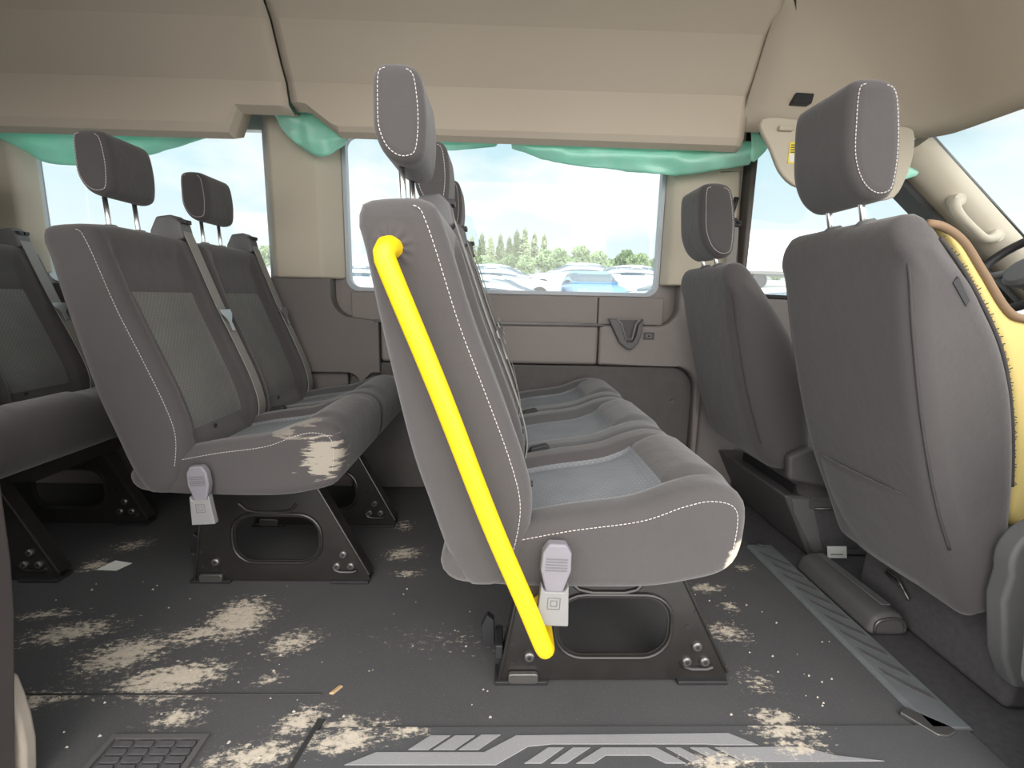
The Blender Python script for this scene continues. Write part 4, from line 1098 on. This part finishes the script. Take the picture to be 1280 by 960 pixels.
place_trees('broad', [(585, 46, .30), (608, 43, .28), (632, 46, .30), (656, 43, .30), (681, 47, .40), (704, 43, .42), (729, 47, .46), (751, 43, .38), (776, 47, .42), (798, 43, .36), (821, 47, .40), (845, 43, .38), (951, 46, .44), (972, 42, .40), (330, 46, .36), (306, 43, .34), (996, 46, .40)],
            'rounded green tree in the tree line beyond the parked cars', 'rounded trees beyond the parked cars')
place_trees('bare', [(1150, 34, .75)], 'sparse thin tree seen through the driver door window below the visor', None)

def car(px, Yd, paint, label, flip=False, rz=0., sc=1.0, lift=0.0):
    p = at(px, 350, 'Y', Yd); root = empty('car', (p.x, Yd, gz(Yd)+lift), rz+(PI if flip else 0)); root.scale = (sc, sc, sc)
    tag(root, label, 'car')
    low = pad([(-2.2, .35), (-1.2, .30), (1.2, .30), (2.15, .35), (2.25, .55), (2.15, .78), (1.3, .92), (.9, .97), (-1.5, 1.0), (-2.15, .95), (-2.28, .7)], -.88, .88, .16, .16, 60, 8)
    low.build('body', paint, root, smooth=True)
    cab = pad([(-2.0, .95), (-1.75, 1.22), (-1.3, 1.40), (-.5, 1.47), (.15, 1.42), (.6, 1.22), (1.05, .95)], -.80, .80, .26, .26, 60, 8)
    gl_, ro = split(cab, lambda c: 1.03 < c.z < 1.345)
    ro.build('roof', paint, root, smooth=True); gl_.build('windows', M['car_glass'], root, smooth=True)
    for wx in (-1.38, 1.38):
        for wy in (-.82, .82):
            w = MB(); w.tube([(wx, wy-.1, .33), (wx, wy+.1, .33)], .33, 20); w.tube([(wx, wy-.105, .33), (wx, wy+.105, .33)], .2, 12, 1); w.build('wheel', [M['rubber'], M['bolt']], root, bevel=.03)
    for wy in (-.62, .62):
        t = MB(); t.box((-2.29, wy-.18, .72), (-2.16, wy+.18, .86)); t.build('tail_lamp', M['red'], root, bevel=.03)
    for wy in (-.6, .6):
        t = MB(); t.box((2.08, wy-.2, .62), (2.23, wy+.2, .74)); t.build('headlamp', M['white'], root, bevel=.03)
M['car_glass'] = plain('car_window', (.10, .14, .18), .08, var=.1, spec=.8)
M['red'] = plain('tail_red', (.5, .06, .05), .3)
cp = {k: plain('paint_'+k, c, .25, var=.02, spec=.6) for k, c in dict(white=(.78, .79, .80), silver=(.50, .54, .58), navy=(.14, .20, .32), blue=(.22, .42, .66), pale=(.60, .67, .74)).items()}
car(628, 19, cp['silver'], 'silver car with a dark side window, leftmost in the wide window')
car(622, 13.5, cp['white'], 'white car with a low curved roof at the lower left of the wide window', lift=-.12)
car(712, 24, cp['pale'], 'pale car in the middle of the wide window behind the blue car', True)
car(738, 18, cp['blue'], 'bright blue car low in the middle of the wide window', rz=-PI/2, lift=-.1)
car(800, 22, cp['white'], 'white car with a raised roof line at the right of the wide window')
car(852, 14.5, cp['silver'], 'silver car at the right edge of the wide window', True)
car(985, 10.5, cp['white'], 'white car seen through the driver door window', rz=.2, lift=-.1)
car(470, 19, cp['pale'], 'pale car just left of the wide window', lift=-.1)
# long white trailer beyond the driver window
c = at(985, 330, 'Y', 30)
tr = empty('trailer', (c.x, 30, gz(30))); tag(tr, 'long white box trailer beyond the driver door window', 'trailer')
q = MB(); q.box((-4.5, -1.2, 1.0), (4.5, 1.2, 3.35)); q.build('box', cp['white'], tr, bevel=.05)
q = MB(); q.box((-4.5, -1.22, .85), (4.5, 1.22, 1.02)); q.build('chassis', M['bolt'], tr)
for wx in (-3.4, -2.3, 3.4):
    q = MB(); q.tube([(wx, -1.15, .48), (wx, 1.15, .48)], .48, 20); q.build('wheel', M['rubber'], tr)

# ================================================================== LIGHT
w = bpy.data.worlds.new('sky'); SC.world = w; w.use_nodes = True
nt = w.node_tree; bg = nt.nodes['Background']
g = nt.nodes.new('ShaderNodeTexCoord').outputs['Generated']
sx = N(nt, 'ShaderNodeSeparateXYZ'); nt.links.new(g, sx.inputs[0])
mp = N(nt, 'ShaderNodeMapping'); mp.inputs['Scale'].default_value = (1.2, 1.2, 2.6); mp.inputs['Location'].default_value = (.35, .1, .2); nt.links.new(g, mp.inputs['Vector'])
n_ = NOISE(nt, mp.outputs[0], 2.6, 6, .55)
cl = MA(nt, 'MULTIPLY', MA(nt, 'SUBTRACT', n_, .40), 5.0, clamp=True)
hz = MA(nt, 'SUBTRACT', 1.0, MA(nt, 'MULTIPLY', MA(nt, 'SUBTRACT', sx.outputs[2], .03), 4.0, clamp=True))     # hazy white near the horizon
cl = MA(nt, 'MAXIMUM', cl, MA(nt, 'MULTIPLY', hz, .8))
skyc = MIX(nt, cl, (.60, .83, .92), (1.02, 1.02, 1.0))
# added brightness in the unseen sky behind the camera, to light the interior
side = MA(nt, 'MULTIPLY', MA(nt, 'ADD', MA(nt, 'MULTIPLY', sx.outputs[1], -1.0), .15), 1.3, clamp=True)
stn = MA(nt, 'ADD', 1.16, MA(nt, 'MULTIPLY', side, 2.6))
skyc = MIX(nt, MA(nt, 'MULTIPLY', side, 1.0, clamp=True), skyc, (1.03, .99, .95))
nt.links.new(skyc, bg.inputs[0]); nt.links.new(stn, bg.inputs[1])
sun_d = bpy.data.lights.new('sun', 'SUN'); sun_d.energy = .9; sun_d.angle = math.radians(25); sun_d.color = (1, .96, .9)
sun = bpy.data.objects.new('sun', sun_d); COL.objects.link(sun)
sun.rotation_euler = Vector((-.15, .9, -.75)).to_track_quat('-Z', 'Y').to_euler()
